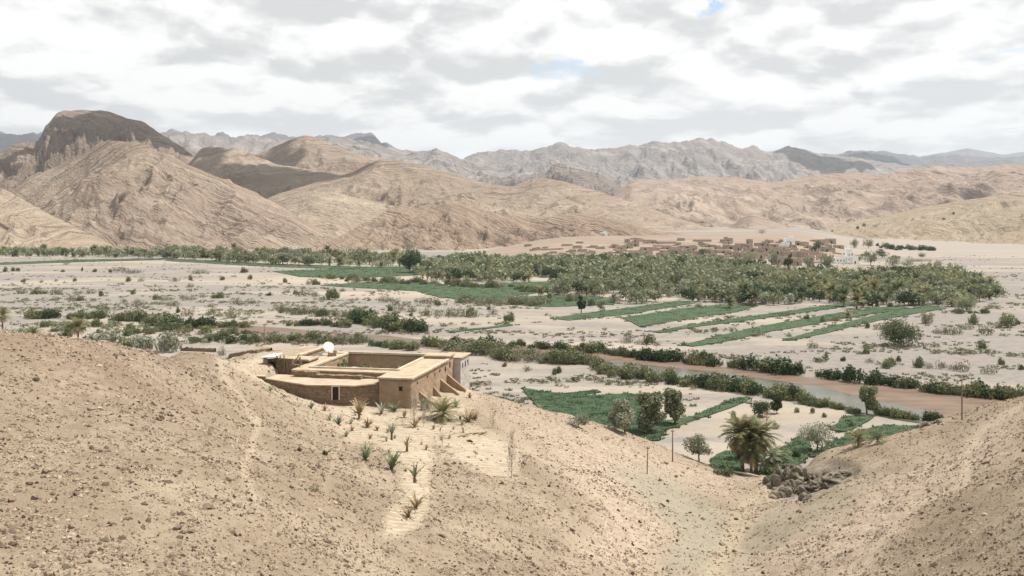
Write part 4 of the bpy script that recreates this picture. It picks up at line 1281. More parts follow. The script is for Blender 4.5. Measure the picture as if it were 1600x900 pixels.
# --- bushes along the river
ORDN = 'first second third fourth fifth sixth seventh eighth ninth tenth eleventh twelfth thirteenth fourteenth fifteenth sixteenth seventeenth eighteenth nineteenth twentieth'.split()
def along(line, n, hpx, sets, label, group, width=1.0, jit=2.0, rs=0, name='riverside_bush'):
    r = np.random.default_rng(900 + rs)
    L = np.array(line, float)
    d = np.concatenate([[0], np.cumsum(np.hypot(*np.diff(L, axis=0).T))])
    for i in range(n):
        if n > 20 and r.random() < 0.14: continue
        t = (i + r.uniform(-0.4, 0.4)) / n * d[-1]
        px = np.interp(t, d, L[:, 0]); py = np.interp(t, d, L[:, 1]) + r.uniform(-jit, jit)
        P = G(px, py); s_ = px2m(P[1])
        h = hpx * r.uniform(0.5, 1.3) * s_
        lst = sets[int(r.random() * len(sets))]
        nm = {'dark': 'riverside_bush', 'sage': 'scrub_bush'}.get('dark' if lst is B_DK else 'sage' if lst is B_SA else '', 'tamarisk_bush')
        if n > 20: label_ = label + (', left stretch', ', middle stretch', ', right stretch')[min(2, int(3 * t / d[-1]))] + (', tall' if h > hpx * s_ else ', low')
        else: label_ = label
        lb = label + ', ' + ORDN[i] + ' from the left' if n <= 20 and len(label.split()) < 13 else label_
        put(nm, lst[int(r.random() * len(lst))], P, h, lb, 'bush', group, xy=width * r.uniform(0.85, 1.25))


along([(800, 540), (850, 544), (900, 547), (960, 553), (1000, 559)], 20, 14, (B_BU, B_DK), 'round green bush on the far river bank behind the farmhouse', 'far bank bushes, left reach', rs=1)
along([(1000, 561), (1050, 564), (1100, 570), (1150, 575), (1200, 580), (1260, 587), (1300, 592), (1350, 599), (1400, 604), (1440, 609)], 44, 20, (B_DK, B_DK, B_BU), 'dense dark green bush in the hedge along the far river bank', 'far bank hedge', rs=2, jit=1.2)
along([(1452, 612), (1500, 616), (1560, 623), (1610, 628)], 18, 22, (B_DK, B_BU), 'dark green bush in the last hedge at the right of the far bank', 'far bank hedge, right end', rs=3, jit=1.2)
along([(700, 548), (760, 553), (830, 560), (900, 567), (960, 575)], 44, 19, (B_BU, B_BU, B_SA), 'olive green tamarisk in the thicket on the near river bank', 'near bank thicket', rs=4, jit=7)
along([(670, 538), (720, 545), (790, 548)], 20, 18, (B_BU, B_DK), 'green tamarisk in the thicket right of the farmhouse', 'near bank thicket', rs=5, jit=5)
along([(930, 578), (985, 588), (1050, 598)], 18, 17, (B_BU, B_SA), 'pale green bush between the river pools', 'bushes between the river pools', rs=6, jit=5)
along([(1050, 600), (1100, 604), (1150, 611), (1200, 618), (1262, 629)], 30, 20, (B_BU, B_BU, B_DK), 'green bush on the near bank above the strip fields', 'near bank bushes, right reach', rs=7, jit=3)
along([(1262, 631), (1310, 640), (1345, 648)], 14, 12, (B_BU,), 'low green reed bush at the water edge left of the poplar-like tree', 'reed bushes at the water edge', rs=8)
along([(1375, 648), (1410, 652), (1440, 658)], 10, 15, (B_BU,), 'low green reed bush at the water edge right of the poplar-like tree', 'reed bushes right of the tree', rs=9)
along([(1448, 656), (1482, 660)], 5, 14, (B_BU, B_DK), 'green bush where the water meets the right slope', 'bushes at the end of the water', rs=10)
along([(435, 486), (480, 490), (540, 495), (575, 500)], 20, 12, (B_BU, B_SA), 'green bush on the sand bar beyond the farmhouse', 'sand bar bushes', rs=11, jit=3)
along([(555, 503), (590, 510), (625, 514), (665, 520)], 26, 22, (B_BU, B_DK), 'tall green tamarisk in the clump above the river bend', 'river bend clump', rs=12, jit=5)
along([(452, 510), (480, 508), (510, 508), (548, 512)], 9, 12, (B_DK, B_BU), 'round dark bush on the bank left of the river bend', 'bank bushes left of the bend', rs=13, jit=1.5)
along([(390, 534), (440, 534), (500, 536), (575, 536)], 28, 16, (B_BU, B_SA), 'feathery green reed bush just behind the farmhouse', 'reed band behind the farmhouse', rs=14, jit=2.5)
along([(585, 542), (620, 545), (650, 546)], 9, 13, (B_BU,), 'green bush on the bank above the farmhouse courtyard', 'bushes above the courtyard', rs=15)
along([(50, 497), (95, 497)], 5, 15, (B_DK, B_BU), 'dark bush in the first clump at the far left', 'far left clump', rs=16, jit=1)
along([(110, 498), (162, 497)], 6, 14, (B_BU,), 'green bush in the clump behind the tall dark palm', 'clump behind the dark palm', rs=17, jit=1)
along([(184, 502), (200, 500)], 3, 13, (B_BU,), 'bush in the small clump right of the palms', 'small clump right of the palms', rs=18, jit=1)
along([(205, 498), (225, 503), (262, 508), (282, 509)], 14, 18, (B_BU, B_BU, B_DK), 'green bush in the large clump above the silvery tamarisks', 'large clump above the tamarisks', rs=19, jit=3)
along([(293, 512), (312, 512), (333, 511)], 5, 16, (B_DK,), 'dark bush in the clump left of the wooden pole', 'dark clump left of the pole', rs=20, jit=1)
along([(345, 512), (362, 511), (375, 512), (392, 512)], 4, 11, (B_BU,), 'single green bush in the row toward the wooden pole', 'row of bushes toward the pole', rs=21, jit=1)
along([(70, 512), (180, 518), (260, 520), (330, 524), (400, 528)], 34, 12, (B_BU, B_SA, B_BU), 'low green scrub bush in the wet hollow left of the farmhouse', 'scrub of the wet hollow', rs=22, jit=6)
along([(300, 534), (340, 534), (357, 536), (395, 534)], 6, 13, (B_BU, B_DK), 'green bush behind the ruined stone wall', 'bushes behind the ruined wall', rs=23, jit=1)
along([(690, 440), (760, 452), (800, 452), (860, 462)], 16, 11, (B_BU, B_SA), 'pale bush at the rim of the left grove fields', 'bushes at the rim of the left fields', rs=24, jit=4)
along([(715, 470), (760, 474), (800, 478), (850, 476), (862, 480)], 22, 13, (B_BU, B_SA), 'olive bush in the scrub below the left grove fields', 'scrub below the left fields', rs=25, jit=4)
along([(500, 436), (560, 440), (640, 443), (700, 446), (735, 447)], 34, 9, (B_BU, B_SA), 'bush in the hedge between the two far green fields', 'hedge between the far fields', rs=26, jit=2.5)
along([(1370, 386), (1400, 390), (1430, 390), (1465, 391)], 20, 7, (B_DK, B_BU), 'dark green bush in the strip beyond the mosque', 'bush strip beyond the mosque', rs=27, jit=1.5)
along([(1490, 489), (1520, 490), (1556, 490)], 5, 8, (B_BU,), 'low green bush on the sand below the grove corner', 'bushes below the grove corner', rs=28, jit=1)

# --- scrub bushes scattered over the pale plain
SC = """660 452 46|34 459 18 10;62 459 30 7;86 459 20 8;117 459 9 5;127 459 9 6;142 459 16 8;158 463 9 9;88 468 9 5;112 470 16 7;125 470 16 8;145 471 11 5;208 460 10 8;193 473 12 7;214 474 22 7;
246 468 16 8;262 469 26 7;284 467 14 8;297 469 22 9;315 465 10 7;340 466 22 9;370 475 22 10;392 475 16 9;254 476 10 6;272 478 24 8;330 480 10 7;333 489 20 10;278 489 9 10;292 494 20 12;365 497 22 11;388 448 8 5;354 451 7 5;
36 441 8 6;64 441 8 4;87 440 8 5;117 440 7 6;200 440 12 8;220 440 10 6;275 440 14 7;298 438 9 8;347 438 9 7;185 424 22 8;210 427 30 7;148 425 9 5;173 426 7 6;128 424 4 7;103 414 9 6;98 425 9 4;312 427 34 6;382 426 14 8;390 437 9 8;
20 424 8 7;8 425 10 8;28 424 8 6;297 449 12 7;420 462 8 6;448 458 12 7;463 460 12 7;474 463 24 12;490 464 18 10;520 468 24 18;506 470 14 10;446 442 8 8;486 444 18 10;494 445 16 8;576 470 8 4;604 472 24 10;620 476 20 10;635 478 14 8;
655 474 16 8;670 475 26 12;684 477 16 9;622 486 22 11;645 487 22 9;610 486 10 10;665 493 22 14;700 494 26 14;715 495 22 13;735 494 28 16;740 496 20 10;684 496 12 8;642 494 9 6;770 492 16 11;795 502 22 14;763 484 8 6;
617 499 12 12;440 489 14 9;460 492 16 10;485 495 9 5;443 497 5 3;979 536 22 14;1000 538 18 8;1015 538 20 16;1028 540 14 7;1068 540 9 6;1355 513 9 10;1372 515 16 9;1270 545 17 12;1354 553 12 10;1466 521 16 9;1478 522 22 14;1495 523 20 12;1511 514 20 10;
1521 507 18 18;1541 523 24 16;1535 545 22 13;1385 575 24 14;1395 572 16 14;1404 565 10 9;1360 566 18 7;1317 564 10 8;1436 574 22 17;1452 576 14 9;1470 576 18 12;1488 578 14 10;1504 580 24 16;1545 584 24 14;1565 570 12 12;1595 578 10 9;
1445 545 6 4;1500 512 8 5;1290 562 10 12;1390 480 10 8;825 580 14 9;870 583 16 12;866 586 8 6;955 590 16 12;980 592 20 14;1000 592 18 16;1083 608 14 9;1188 633 10 5;1146 655 9 13;1245 645 9 8;1270 646 9 9;1288 652 10 8;1330 668 12 10;1252 683 14 9;
1212 670 14 10;788 573 9 8;723 574 10 12;1553 482 20 9;1590 507 10 9;1467 412 10 6;1496 447 12 9;1340 358 5 5;1305 371 6 4;1300 362 4 3;1335 370 4 3;1350 354 6 5;1368 355 8 4;1490 335 4 4;1475 343 5 3;840 352 4 3;1240 369 12 4;
905 470 28 14;890 471 18 12;925 478 14 12;1230 494 10 7;1260 499 12 8;1285 503 10 9;1305 502 14 10;1350 506 10 6;1090 480 12 8"""
scat = []
for part in SC.split('|')[1].replace('\n', '').split(';'):
    scat.append(tuple(map(float, part.split())))
def zone(px, py):
    h = 'left' if px < 420 else ('behind the farmhouse' if px < 800 else ('middle' if px < 1200 else 'right'))
    return h, ('far' if py < 435 else ('mid' if py < 520 else 'near'))
ZL = {('left', 'far'): 'by the far tree belt on the left plain', ('left', 'mid'): 'on the pale gravel of the left plain', ('left', 'near'): 'on the near part of the left plain',
      ('behind the farmhouse', 'far'): 'near the far fields beyond the farmhouse', ('behind the farmhouse', 'mid'): 'on the gravel plain beyond the farmhouse', ('behind the farmhouse', 'near'): 'on the river bank beside the farmhouse',
      ('middle', 'far'): 'on the slope above the village', ('middle', 'mid'): 'along the green strip fields', ('middle', 'near'): 'on the pale sand by the river',
      ('right', 'far'): 'on the dry riverbed beyond the village', ('right', 'mid'): 'on the sand right of the grove', ('right', 'near'): 'on the sand near the right river bank'}
zc = {}
for i, (px, py, w_, h_) in enumerate(sorted(scat)):
    if py < 372:
        Y = 1900; P = W(px, py, Y)
    else:
        P = G(px, py) if py < 640 else hit(px, py)
    s_ = px2m(P[1])
    small = w_ < 13
    lst = B_BU if (h_ / w_ > 0.72 or i % 5 == 0) else B_SA
    lb = ('small' if small else 'wide' if w_ > 21 else 'middling') + (' green' if lst is B_BU else ' pale') + ' bush ' + ZL[zone(px, py)]
    zc[lb] = zc.get(lb, -1) + 1
    o = put('scrub_bush', lst[i % len(lst)], P, h_ * s_ * 1.1, lb + ', ' + ORDN[zc[lb]] + ' from the left', 'bush', 'scrub bushes of the valley')
    o.scale = (w_ * s_ / 1.7, w_ * s_ / 1.7, h_ * s_ * 1.15)
# countless little tufts and stones
def low_tuft():
    r = np.random.default_rng(3); V = []; T = []
    for k in range(14):
        a = r.random() * 6.28; x, y = 0.5 * r.random() * math.cos(a), 0.5 * r.random() * math.sin(a)
        n0 = len(V); c, s = math.cos(a * 2) * 0.16, math.sin(a * 2) * 0.16
        V += [(x - c, y - s, -0.05), (x + c, y + s, -0.05), (x * 1.8, y * 1.8, 0.5 + 0.5 * r.random())]; T.append((n0, n0 + 1, n0 + 2))
    return np.array(V), np.array(T), np.repeat(r.random(14), 3)
rt = np.random.default_rng(21)
pl = []
while len(pl) < 5200:
    n = 20000
    px = rt.uniform(-60, 1660, n); yy_ = np.exp(rt.uniform(math.log(195), math.log(1050), n)); X = (px - 800) / F * yy_
    d = fbm(X * 0.02, yy_ * 0.04, 4, 81)
    kk = (rt.random(n) < sstep(d, 0.02, 0.35)) & (hill_raw(X, yy_) < 0) 
    py = HOR + CAMZ * F / yy_
    for lab, poly in FIELDS: kk &= ~in_poly(px, py, poly)
    kk &= ~((px > 860) & (py > 545) & (py < 560 + (px - 860) * 0.18) & (py > 545 + (px - 860) * 0.11))
    for a in np.nonzero(kk)[0]:
        s = rt.uniform(0.35, 1.1)
        pl.append((X[a], yy_[a], float(ground_z(X[a], yy_[a])), rt.random() * 6.28, s * 1.5, s * 1.5, s * 0.8, rt.random()))
V_, F_, T_ = merge('x', low_tuft(), pl[:5200], None)
tag(link('dry_scrub', mesh_np('dry_scrub', V_, F_, M['sage'], {'tint': T_})), 'tiny dry tufts spread over the valley floor', kind='stuff')

lb_ = MB(); crown(lb_, [(0, 0, 0.3, 0.45), (0.35, 0.1, 0.22, 0.35), (-0.3, -0.15, 0.2, 0.35), (0.05, 0.3, 0.35, 0.3)], 34, 0.16, rng=np.random.default_rng(8))
lbase = (lb_.v[0], lb_.q[0], lb_.ti[0])
pl = []
while len(pl) < 1500:
    n = 8000
    px = rt.uniform(-40, 1640, n); py = rt.uniform(424, 612, n); yy_ = CAMZ * F / (py - HOR); X = (px - 800) / F * yy_
    d = fbm(X * 0.018 + 40, yy_ * 0.045, 4, 85) + 0.25 * sstep(px, 900, 500) * sstep(py, 435, 450) * (1 - sstep(py, 530, 540))
    kk = (rt.random(n) < sstep(d, 0.16, 0.5)) & (hill_raw(X, yy_) < 0)
    for lab, poly in FIELDS: kk &= ~in_poly(px, py, poly)
    kk &= ~((px > 860) & (py > 545) & (py < 562 + (px - 860) * 0.18) & (py > 545 + (px - 860) * 0.10))
    for a in np.nonzero(kk)[0]:
        s_ = rt.uniform(0.8, 2.4); pl.append((X[a], yy_[a], 0.0, rt.random() * 6.28, s_ * 1.3, s_ * 1.3, s_ * rt.uniform(0.6, 1.0), rt.random()))
for nm_, mt_, sl in (('low_scrub', 'sage', slice(0, 900)), ('low_green_scrub', 'bush', slice(900, 1500))):
    V_, F_, T_ = merge('x', lbase, pl[sl], None)
    tag(link(nm_, mesh_np(nm_, V_, F_, M[mt_], {'tint': T_})), 'small scrub plants spread over the gravel plain' if mt_ == 'sage' else 'small green scrub plants spread over the gravel plain', kind='stuff')
pl = []
for lab, poly in FIELDS:
    P4 = np.array([G(*a)[:2] for a in poly]); lo, hi_ = P4.min(0) - 2, P4.max(0) + 2
    near = lo[1] < 260
    n = int(min(9000, (hi_[0] - lo[0]) * (hi_[1] - lo[1]) * (0.9 if near else 0.12)))
    X = rt.uniform(lo[0], hi_[0], n); Y_ = rt.uniform(lo[1], hi_[1], n)
    j = 0.9 if near else 2.2
    ins = in_poly(X + rt.normal(size=n) * j * 0.6, Y_ + rt.normal(size=n) * j, P4)
    for a in np.nonzero(ins)[0]:
        s_ = rt.uniform(0.35, 0.8) * (1 if near else 1.8)
        pl.append((X[a], Y_[a], float(ground_z(X[a], Y_[a])) + 0.05, rt.random() * 6.28, s_ * 1.5, s_ * 1.5, s_ * (0.9 if near else 0.5), rt.random()))
V_, F_, T_ = merge('x', low_tuft(), pl, None)
M['cropleaf'] = m_leaf('crop_leaf', (0.03, 0.062, 0.03), (0.09, 0.135, 0.065), None, 0.2)
tag(link('crop_tufts', mesh_np('crop_tufts', V_, F_, M['cropleaf'], {'tint': T_})), 'tufts of green crop in and around the fields', kind='stuff')
print('crop tufts', len(pl))

# ------------------------------------------------------------------ stones on the slope
def rock_base(seed, sub=1):
    r = np.random.default_rng(seed)
    t = (1 + 5 ** 0.5) / 2
    v = np.array([(-1, t, 0), (1, t, 0), (-1, -t, 0), (1, -t, 0), (0, -1, t), (0, 1, t), (0, -1, -t), (0, 1, -t), (t, 0, -1), (t, 0, 1), (-t, 0, -1), (-t, 0, 1)], float)
    f = np.array([(0, 11, 5), (0, 5, 1), (0, 1, 7), (0, 7, 10), (0, 10, 11), (1, 5, 9), (5, 11, 4), (11, 10, 2), (10, 7, 6), (7, 1, 8), (3, 9, 4), (3, 4, 2), (3, 2, 6), (3, 6, 8), (3, 8, 9), (4, 9, 5), (2, 4, 11), (6, 2, 10), (8, 6, 7), (9, 8, 1)])
    v /= np.linalg.norm(v, axis=1)[:, None]
    v *= (0.7 + 0.6 * r.random((12, 1)))
    v = v * np.array([1, 0.75, 0.5]) + r.normal(size=(12, 3)) * 0.06
    return v * 0.5, f


M['outcrop'] = m_flat('outcrop_rock', (0.08, 0.067, 0.05), (0.27, 0.235, 0.18), 0.9, 0.9, 0.3, detail=9.0)
ROCKS = [rock_base(i) for i in range(8)]
rk = np.random.default_rng(17)
def big_rock(seed):
    nu, nv = 34, 20
    th, ph = np.meshgrid(np.linspace(0, 2 * math.pi, nu, endpoint=False), np.linspace(0.03, math.pi - 0.03, nv))
    x = np.sin(ph) * np.cos(th); y = np.sin(ph) * np.sin(th); z = np.cos(ph)
    d = 1.05 + 0.5 * fbm(x * 1.3 + seed, y * 1.3 + z, 4, seed) - 0.75 * ridged(x * 1.1 + z * .7, y * 1.1 + seed + z * .3, 3, seed + 3)
    v = np.stack([x * d, y * d * 0.8, z * d * 0.75], 2).reshape(-1, 3)
    i = np.arange(nv - 1)[:, None] * nu + np.arange(nu)[None]; j = np.arange(nv - 1)[:, None] * nu + (np.arange(nu)[None] + 1) % nu
    return mesh_np('outcrop_rock', v, np.stack([i, i + nu, j + nu, j], 2).reshape(-1, 4), M['outcrop'])


def slope_places(n, dens_fn, y0=27, y1=175):
    out = []
    while len(out) < n:
        m_ = 30000
        px = rk.uniform(-80, 1680, m_); py = rk.uniform(510, 925, m_)
        # draw on the ground evenly per area: importance by distance done through the weight
        px = rk.uniform(-400, 2000, m_); Y = np.exp(rk.uniform(math.log(y0), math.log(y1), m_)); X = (px - 800) / F * Y
        z = hill_raw(X, Y)
        ok = z > 0.3
        ip, jp = to_px(X, Y, z)
        ok &= (jp > 510) & (jp < 930)
        X, Y = X[ok], Y[ok]
        fl_ = hill_fields(X, Y)
        w_ = dens_fn(fl_, X, Y)
        k2 = rk.random(len(X)) < w_
        z = hill_z(X, Y, fl_)
        for a in np.nonzero(k2)[0]:
            out.append((X[a], Y[a], z[a], fl_[5][a], fl_[8][a], fl_[6][a]))
    rk.shuffle(out)
    return out[:n]


def dens(fl_, X, Y):
    z0, px, py, path, terr, grey, bed, rock, pink = fl_
    cl = sstep(fbm(X * 0.25, Y * 0.25, 4, 55) + 0.5 * fbm(X * 1.4, Y * 1.4, 2, 56), -0.25, 0.4)
    d = (0.25 + 0.75 * cl) * (1 - 0.9 * path) * (1 - 0.85 * sstep(terr, 0.35, 0.9)) * (1 - 0.7 * grey) * (1 - rock)
    return d * 0.8
sp_ = slope_places(128000, dens)
grp = {}
vv = []; ff = []; tt = []
n0 = 0
P = np.array([(a[0], a[1], a[2]) for a in sp_])
size = np.exp(rk.normal(-1.86, 0.48, len(P))) * (0.75 + 0.35 * sstep(P[:, 1], 40, 110))
size = np.clip(size, 0.05, 0.7)
which = rk.integers(0, 8, len(P)); rz = rk.random(len(P)) * 6.28
vis = size / P[:, 1]
big = set(np.argsort(-vis)[:300].tolist())
RM = [mesh_np('stone', v, f, M['stone'], {'tint': np.full(12, 0.5)}) for v, f in ROCKS]
for k in big:
    o = link('stone', RM[which[k]], hillo, (P[k, 0], P[k, 1], P[k, 2] + size[k] * 0.06), rz[k], (size[k], size[k] * rk.uniform(0.7, 1.1), size[k] * rk.uniform(0.7, 1.2)))
rest = np.array([k for k in range(len(P)) if k not in big])
m, q = mat('small_stones')
t = q.attr('tint')
finish(q, q.mix(t, q.mix(q.ss(t, 0.0, 0.4), (0.05, 0.036, 0.028), (0.15, 0.11, 0.078)), (0.38, 0.30, 0.22)), 0.9, None, spec=0.1)
M['smallstone'] = m
OCT = np.array([(0, 2, 4), (2, 1, 4), (1, 3, 4), (3, 0, 4), (2, 0, 5), (1, 2, 5), (3, 1, 5), (0, 3, 5)])
for wv in range(8):
    k = rest[which[rest] == wv]
    ro = np.random.default_rng(70 + wv)
    v = np.array([(.5, 0, 0), (-.5, 0, 0), (0, .5, 0), (0, -.5, 0), (0, 0, .5), (0, 0, -.5)]) * ro.uniform(0.6, 1.2, (6, 1)) + ro.normal(size=(6, 3)) * 0.09
    f = OCT
    pl = np.stack([P[k, 0], P[k, 1], P[k, 2] + size[k] * 0.03, rz[k], size[k] * rk.uniform(0.8, 1.5, len(k)), size[k] * rk.uniform(0.6, 1.0, len(k)), size[k] * rk.uniform(0.6, 1.0, len(k)), rk.random(len(k))], 1)
    V_, F_, T_ = merge('x', (v, f, np.full(6, 0.0)), pl, None)
    vv.append(V_); ff.append(F_ + n0); tt.append(np.clip(np.repeat(rk.random(len(k)), 6), 0, 1)); n0 += len(V_)
o = link('small_stones', mesh_np('small_stones', np.concatenate(vv), np.concatenate(ff), M['smallstone'], {'tint': np.concatenate(tt)}), hillo)
o['kind'] = 'stuff'
# pale rubble in the gully and boulders of the dark outcrop
for i, (px, py, s) in enumerate([(1040, 725, 0.9), (1075, 732, 0.7), (1207, 778, 1.2), (1190, 772, 0.8), (1176, 790, 0.7), (1160, 800, 0.6), (1150, 812, 0.9), (1168, 826, 0.6), (1140, 838, 0.7), (1128, 852, 0.9), (1118, 866, 0.5), (1147, 862, 0.8), (1200, 795, 0.6), (1181, 808, 0.5), (1134, 820, 0.6),
                                 (1470, 660, 1.2), (1452, 664, 1.1), (1440, 668, 0.9), (1490, 655, 0.6), (1510, 650, 0.5), (1420, 672, 0.4), (1345, 735, 0.6), (1330, 742, 0.8), (1250, 788, 0.8), (1268, 784, 0.5),
                                 (1215, 752, 1.6), (1228, 738, 1.4), (1240, 752, 1.7), (1262, 745, 1.3), (1280, 738, 1.2), (1298, 742, 1.1), (1252, 768, 1.3), (1225, 772, 1.4), (1310, 750, 0.8), (1210, 764, 1.0)]):
    Q = hit(px, py)
    link('boulder', RM[i % 8], hillo, (Q[0], Q[1], Q[2] + 0.05), i * 1.3, (s, s * 0.9, s * 0.9))

BR = [big_rock(i) for i in range(6)]
for i, (px, py, sx, sz) in enumerate([(1206, 764, 1.5, 3.2), (1222, 752, 2.3, 3.4), (1222, 778, 2.2, 1.9), (1243, 768, 2.4, 2.4), (1252, 750, 2.7, 3.0), (1278, 762, 2.6, 1.8), (1282, 744, 2.6, 2.0), (1304, 752, 2.3, 1.3),
                                      (1228, 734, 1.2, 1.5), (1243, 732, 1.1, 1.5), (1214, 728, 0.8, 1.0), (1322, 742, 1.8, 0.9), (1260, 780, 1.6, 1.2), (1450, 664, 1.3, 1.0), (1437, 668, 0.9, 0.8), (1466, 660, 1.1, 0.8)]):
    Q = hit(px, py)
    link('outcrop_rock', BR[i % 6], hillo, (Q[0], Q[1], Q[2] - 0.2), i * 1.7, (sx, sx * 0.9, sz))

# ------------------------------------------------------------------ mud walls
def m_mud(name, c0, c1, stone=None, scale=1.2, bumps=0.8):
    m, q = mat(name)
    p = pos(q)
    r = q.new('ShaderNodeObjectInfo').outputs['Random']
    a = q.noise(p, scale * 0.4, 5, 0.6, 0.4); b = q.noise(q.mapping(p, (1, 1, 2.2)), scale * 3, 5, 0.65)
    col = q.mix(q.ss(a, 0.3, 0.7), c0, c1)
    col = q.mix(q.math('MULTIPLY', q.ss(b, 0.45, 0.72), 0.4), col, tuple(x * 0.6 for x in c0))
    h = b
    if stone:
        vo = q.new('ShaderNodeTexVoronoi', feature='F1', i_Vector=q.mapping(p, (1, 1, 2.6)), i_Scale=2.4)
        ed = q.new('ShaderNodeTexVoronoi', feature='DISTANCE_TO_EDGE', i_Vector=q.mapping(p, (1, 1, 2.6)), i_Scale=2.4)
        sc_ = q.new('ShaderNodeSeparateColor', i_0=vo.outputs['Color'])
        col = q.mix(0.55, col, q.mix(sc_.outputs[0], tuple(x * 0.62 for x in c0), tuple(x * 1.1 for x in c1)))
        e = q.ss(ed.outputs['Distance'], 0.0, 0.09)
        col = q.mix(q.math('MULTIPLY', q.math('SUBTRACT', 1.0, e), 0.5), col, (0.11, 0.08, 0.055))
        h = q.math('ADD', q.math('MULTIPLY', e, 1.2), b)
    finish(q, col, 0.95, h, bumps, 0.12, 0.05)
    return m


M['mudwall'] = m_mud('mud_plaster', (0.27, 0.19, 0.125), (0.36, 0.27, 0.19))
M['stonewall'] = m_mud('mud_and_stone_wall', (0.22, 0.155, 0.10), (0.32, 0.235, 0.16), True)
M['mudroof'] = m_mud('packed_earth_roof', (0.35, 0.275, 0.19), (0.45, 0.365, 0.265), None, 1.5, 0.5)
M['mudedge'] = m_mud('pale_mud_coping', (0.44, 0.355, 0.26), (0.55, 0.46, 0.35), None, 1.5, 0.5)
M['greyplaster'] = m_mud('grey_plaster', (0.36, 0.33, 0.30), (0.46, 0.42, 0.385))
M['village'] = m_mud('village_mud', (0.33, 0.265, 0.21), (0.42, 0.345, 0.28), None, 0.7)
M['village2'] = m_mud('pale_village_mud', (0.37, 0.29, 0.225), (0.46, 0.375, 0.30), None, 0.7)
M['villageroof'] = m_mud('village_roof_earth', (0.32, 0.255, 0.195), (0.40, 0.33, 0.26), None, 0.7)
M['white'] = m_flat('whitewash', (0.76, 0.75, 0.72), (0.85, 0.84, 0.82), 0.8, 0.2, 0.03)
M['opening_shade'] = m_flat('painted_opening_shade', (0.02, 0.016, 0.013), (0.035, 0.028, 0.022), 2.0, 0.1, 0.01)  # near-black colour stands in for the shade inside windows and doorways
M['tarp'] = m_flat('pale_tarp', (0.5, 0.5, 0.5), (0.7, 0.7, 0.7), 2.0, 0.4, 0.05)
M['bluetub'] = m_flat('blue_plastic', (0.20, 0.33, 0.42), (0.30, 0.45, 0.55), 2.0, 0.1, 0.01, 0.4)


def rough_box(name, a0, a1, b0, b1, z0, z1, material, parent, res=0.4, amp=0.17, frame=True, top=True):
    """block of wall with slightly uneven faces, given in the farmhouse's own axes"""
    def face(o, u, v, nu, nv):
        s, t = np.meshgrid(np.linspace(0, 1, nu + 1), np.linspace(0, 1, nv + 1))
        return (np.array(o)[None] + s.ravel()[:, None] * np.array(u)[None] + t.ravel()[:, None] * np.array(v)[None]), grid_faces(nv + 1, nu + 1)
    A, B, Zz = a1 - a0, b1 - b0, z1 - z0
    na, nb, nz = (max(1, int(x / res)) for x in (A, B, Zz))
    parts = [((a0, b0, z0), (A, 0, 0), (0, 0, Zz), na, nz), ((a1, b0, z0), (0, B, 0), (0, 0, Zz), nb, nz),
             ((a1, b1, z0), (-A, 0, 0), (0, 0, Zz), na, nz), ((a0, b1, z0), (0, -B, 0), (0, 0, Zz), nb, nz)]
    if top: parts.append(((a0, b0, z1), (A, 0, 0), (0, B, 0), na, nb))
    Vs, Fs, n = [], [], 0
    for pr in parts:
        v, f = face(*pr); Vs.append(v); Fs.append(f + n); n += len(v)
    V = np.concatenate(Vs)
    d = np.stack([fbm(V[:, 1] * 0.7 + V[:, 2] * 0.9, V[:, 2] * 0.8 + V[:, 0] * 0.3, 4, 61), fbm(V[:, 0] * 0.7 + V[:, 2] * 0.9, V[:, 2] * 0.8 + V[:, 1] * .3, 4, 62), fbm(V[:, 0] * 0.5, V[:, 1] * 0.5, 4, 63) * 0.8], 1) * amp
    V = V + d
    if frame:
        V = np.stack([HO[0] + V[:, 0] * EX[0] + V[:, 1] * EY[0], HO[1] + V[:, 0] * EX[1] + V[:, 1] * EY[1], V[:, 2]], 1)
    return link(name, mesh_np(name, V, np.concatenate(Fs), M[material]), parent)


fh = empty('farmhouse', (0, 0, 0), label='large walled mud farmhouse with a sunken courtyard on the slope', cat='farmhouse')
ZR = 17.82
for a0, a1, b0, b1, z1, mt in [(-5.2, 0, 0, 6.8, ZR, 'mudwall'), (-21.6, -5.2, 4.6, 6.8, ZR, 'mudwall'), (-4.3, 0, 6.8, 20.6, ZR, 'mudwall'), (-4.3, 0.03, 20.6, 24, ZR + 0.55, 'mudwall'), (-24, -0.1, 24, 26.3, ZR, 'mudwall'), (-21.6, -19.3, 6.8, 15.3, ZR, 'mudwall'), (-24, -19.3, 15.3, 24, ZR - 0.1, 'mudwall'),
                                (-28.6, -21.6, 11.2, 15.3, 18.4, 'stonewall'), (-29, -25.2, 15.3, 27.5, 18.45, 'mudwall'), (-2.4, 1.3, 24.2, 30.5, 17.6, 'greyplaster')]:
    rough_box('wall', a0, a1, b0, b1, 10.5, z1, mt, fh, top=False)
for a0, a1, b0, b1, z0 in [(-5.4, 0.3, -0.32, 7.0, ZR), (-21.6, -5.4, 4.4, 7.0, ZR), (-4.2, 0.3, 7.0, 20.5, ZR), (-4.4, 0.32, 20.5, 24.15, ZR + 0.55), (-24.3, -0.35, 24.15, 26.6, ZR), (-21.8, -19.4, 7.0, 15.1, ZR), (-24.2, -19.4, 15.3, 24.15, ZR - 0.1),
                           (-28.9, -21.4, 10.9, 15.4, 18.4), (-29.2, -25.0, 15.4, 27.8, 18.45), (-2.6, 1.5, 24.2, 30.8, 17.6)]:
    rough_box('roof', a0, a1, b0, b1, z0, z0 + 0.22, 'mudroof', fh, amp=0.05, res=0.6)
